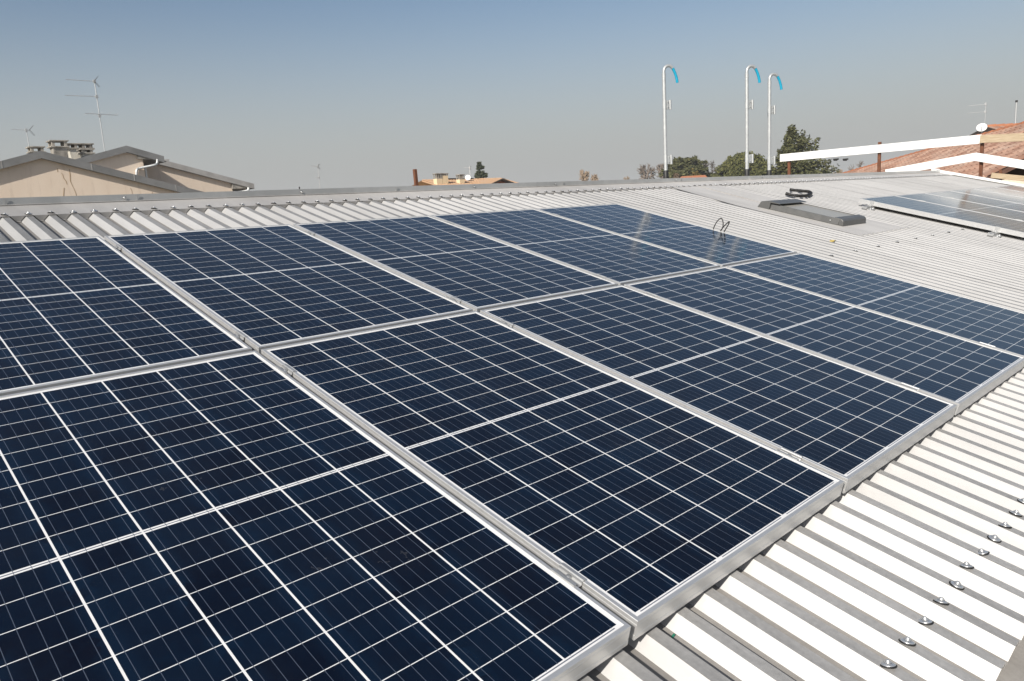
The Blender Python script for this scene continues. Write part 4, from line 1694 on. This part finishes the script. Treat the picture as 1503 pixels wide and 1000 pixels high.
S_ = lambda D: D / FPX
D = 75
b_, h_ = stand(1162, 186, D)
cedar('cedar_tree', 'tall dark cedar with ragged layered branches right of the gooseneck posts', b_, h_, 68 * S_(D), (-0.1, 0), 'cedar', 1.7, 21, .36, .21, 0, skew=0.34, rise=.16)
D = 105
b_, h_ = stand(1093, 226.5, D)
umbrella('umbrella_pine', 'broad domed umbrella pine behind the middle gooseneck post', b_, h_, 41 * S_(D), 31 * S_(D) * 1.0, .24, 420, 52)
D = 110
b_, h_ = stand(1006, 231.5, D)
cedar('cedar_tree', 'flat topped spreading cedar right of the first gooseneck post', b_, h_, 23 * S_(D), (0, 0), 'cedar', 1.8, 13, .50, .24, 2.6)
D = 90
b_, h_ = stand(704.5, 234.5, D)
cedar('small_conifer', 'small narrow dark conifer behind the tan roofed house', b_, h_, 17 * S_(D), (-0.2, 0), 'conifer', 1.1, 13, .62, .18, 0, skew=.2, rise=.1)
D = 120
b_, h_ = stand(947, 240.5, D)
bare('bare_tree', 'rounded leafless grey tree left of the first gooseneck post', b_, h_, 15 * S_(D), 'twig', 11, None, .42, 1.8)
b_, h_ = stand(971, 240, D + 8)
bare('bare_tree', 'leafless twiggy tree directly behind the first gooseneck post', b_, h_, 11 * S_(D), 'twig', 9, None, .42, 1.8)
D = 112
b_, h_ = stand(1043, 236, D)
bare('brown_leaved_tree', 'sparse reddish brown tree between the flat cedar and umbrella pine', b_, h_, 14 * S_(D), 'brown_leaf', 6, None, .6, 1.0, False, 1)
b_, h_ = stand(992, 248, 104)
bush('brown_shrub', 'dull brown bush at the foot of the first gooseneck post', b_, h_, 9 * S_(104), 'brown_leaf', 30, 60, .28)
b_, h_ = stand(1021, 249.5, 100)
bush('ochre_shrub', 'ochre green hedge below the flat topped cedar', b_, h_, 19 * S_(100), 'hedge', 40, 60, .28)
b_, h_ = stand(942, 255, 118)
bush('ochre_shrub', 'round ochre bush in front of the leafless grey tree', b_, h_, 8 * S_(118), 'hedge', 30, 60, .28)
D = 150
b_, h_ = stand(856, 249.5, D)
bare('bare_tree', 'feathery straw coloured bare tree low on the skyline near the photo centre', b_, h_, 10 * S_(D), 'reed', 11, None, .30, 2.0)
b_, h_ = stand(872, 256, D)
bare('bare_tree', 'low brown bare tree just right of the feathery straw coloured one', b_, h_, 9 * S_(D), 'reed', 11, None, .45, 2.0)
b_, h_ = stand(849, 262, 140)
bush('green_shrub', 'small dark green bush left of the feathery straw coloured tree', b_, h_, 5 * S_(140), 'conifer', 18, 50, .3)
b_, h_ = stand(920, 259, 170)
bare('bare_tree', 'faint tiny bare tree standing alone left of the rounded grey one', b_, h_, 6 * S_(170), 'reed', 8, None, .4, 1.8)
b_, h_ = stand(804, 266, 170)
bush('pale_shrub', 'faint low bush on the skyline right of the tan roofed house', b_, h_, 7 * S_(170), 'brown_leaf', 18, 40, .35)
b_, h_ = stand(1261, 236, 95)
bare('bare_tree', 'thin leafless tree under the long white plank', b_, h_, 15 * S_(95), 'twig', 3, None, .7, 1.3)
b_, h_ = stand(1232, 249, 100)
bare('bare_tree', 'straw coloured bare shrub like tree left of the terracotta roof', b_, h_, 9 * S_(100), 'reed', 8, None, .4, 1.8)
b_, h_ = stand(1216, 247, 70)
cedar('small_conifer', 'tiny green conifer at the right foot of the tall cedar', b_, h_, 5 * S_(70), (0, 0), 'conifer', .7, 10, .6, .16)

# far pale building behind the umbrella pine and a little tiled roof under the cedar
M['pale'] = stucco('pale_blue_grey_render', (0.50, 0.53, 0.55), (0.58, 0.60, 0.61), (0.45, 0.47, 0.48))
w0, w1 = at_depth(1083, 246, 135), at_depth(1127, 238.5, 135)
pbld = empty('pale_building', ((w0.x + w1.x) / 2, (w0.y + w1.y) / 2, GZ), (0, 0, rad(-43)))
tag(pbld, 'pale grey building half hidden behind the umbrella pine', 'building')
hw = (w1 - w0).length / 2
zt_ = w1.z - GZ - 0.4
MB().box(-hw, hw, 0, 8, 0, zt_).build('wall', M['pale'], pbld)
mb = MB()
mb.hexa([(-hw - .4, -.4, zt_), (hw + .4, -.4, zt_), (hw + .4, 8.4, zt_), (-hw - .4, 8.4, zt_), (-hw + 1, 3.6, zt_ + .7), (hw - 1, 3.6, zt_ + .7), (hw - 1, 4.4, zt_ + .7), (-hw + 1, 4.4, zt_ + .7)])
mb.build('roof', M['verge_l'], pbld)
for i in range(3):
    x = -hw * .6 + i * hw * .6
    mb = MB()
    mb.box(x - .45, x + .45, -.06, -.003, zt_ - 2.2, zt_ - .9)
    mb.build('window', M['dgrey'], pbld)

w0, w1 = at_depth(1003, 261, 92), at_depth(1046, 255.5, 92)
hF = empty('distant_house', ((w0.x + w1.x) / 2, (w0.y + w1.y) / 2, GZ), (0, 0, rad(-43)))
tag(hF, 'far house with a thin orange tiled roof below the flat topped cedar', 'house')
hw = (w1 - w0).length / 2
zt_ = w1.z - GZ
MB().box(-hw + .3, hw - .3, .3, 5.7, 0, zt_ - 1.0).build('wall', M['stucco'], hF)
mb = MB()
mb.hexa([(-hw, 0, zt_ - 1.0), (hw, 0, zt_ - 1.0), (hw, 6, zt_ - 1.0), (-hw, 6, zt_ - 1.0), (-hw + .5, 2.8, zt_), (hw - .2, 2.8, zt_), (hw - .2, 3.2, zt_), (-hw + .5, 3.2, zt_)])
mb.build('roof', M['ridge_tile'], hF)

# ------------------------------------------------------------------ haze
hm = bpy.data.materials.new('haze')
hm.use_nodes = True
hm.node_tree.nodes.clear()
ho = hm.node_tree.nodes.new("ShaderNodeOutputMaterial")
hv = hm.node_tree.nodes.new("ShaderNodeVolumePrincipled")
hv.inputs["Color"].default_value = (0.92, 0.94, 0.96, 1)
hv.inputs["Density"].default_value = 0.0006
hm.node_tree.links.new(hv.outputs[0], ho.inputs["Volume"])
hz_ = MB().box(-640, 640, -640, 640, GZ - 1, 11).build('haze', hm)
tag(hz_, kind='stuff')
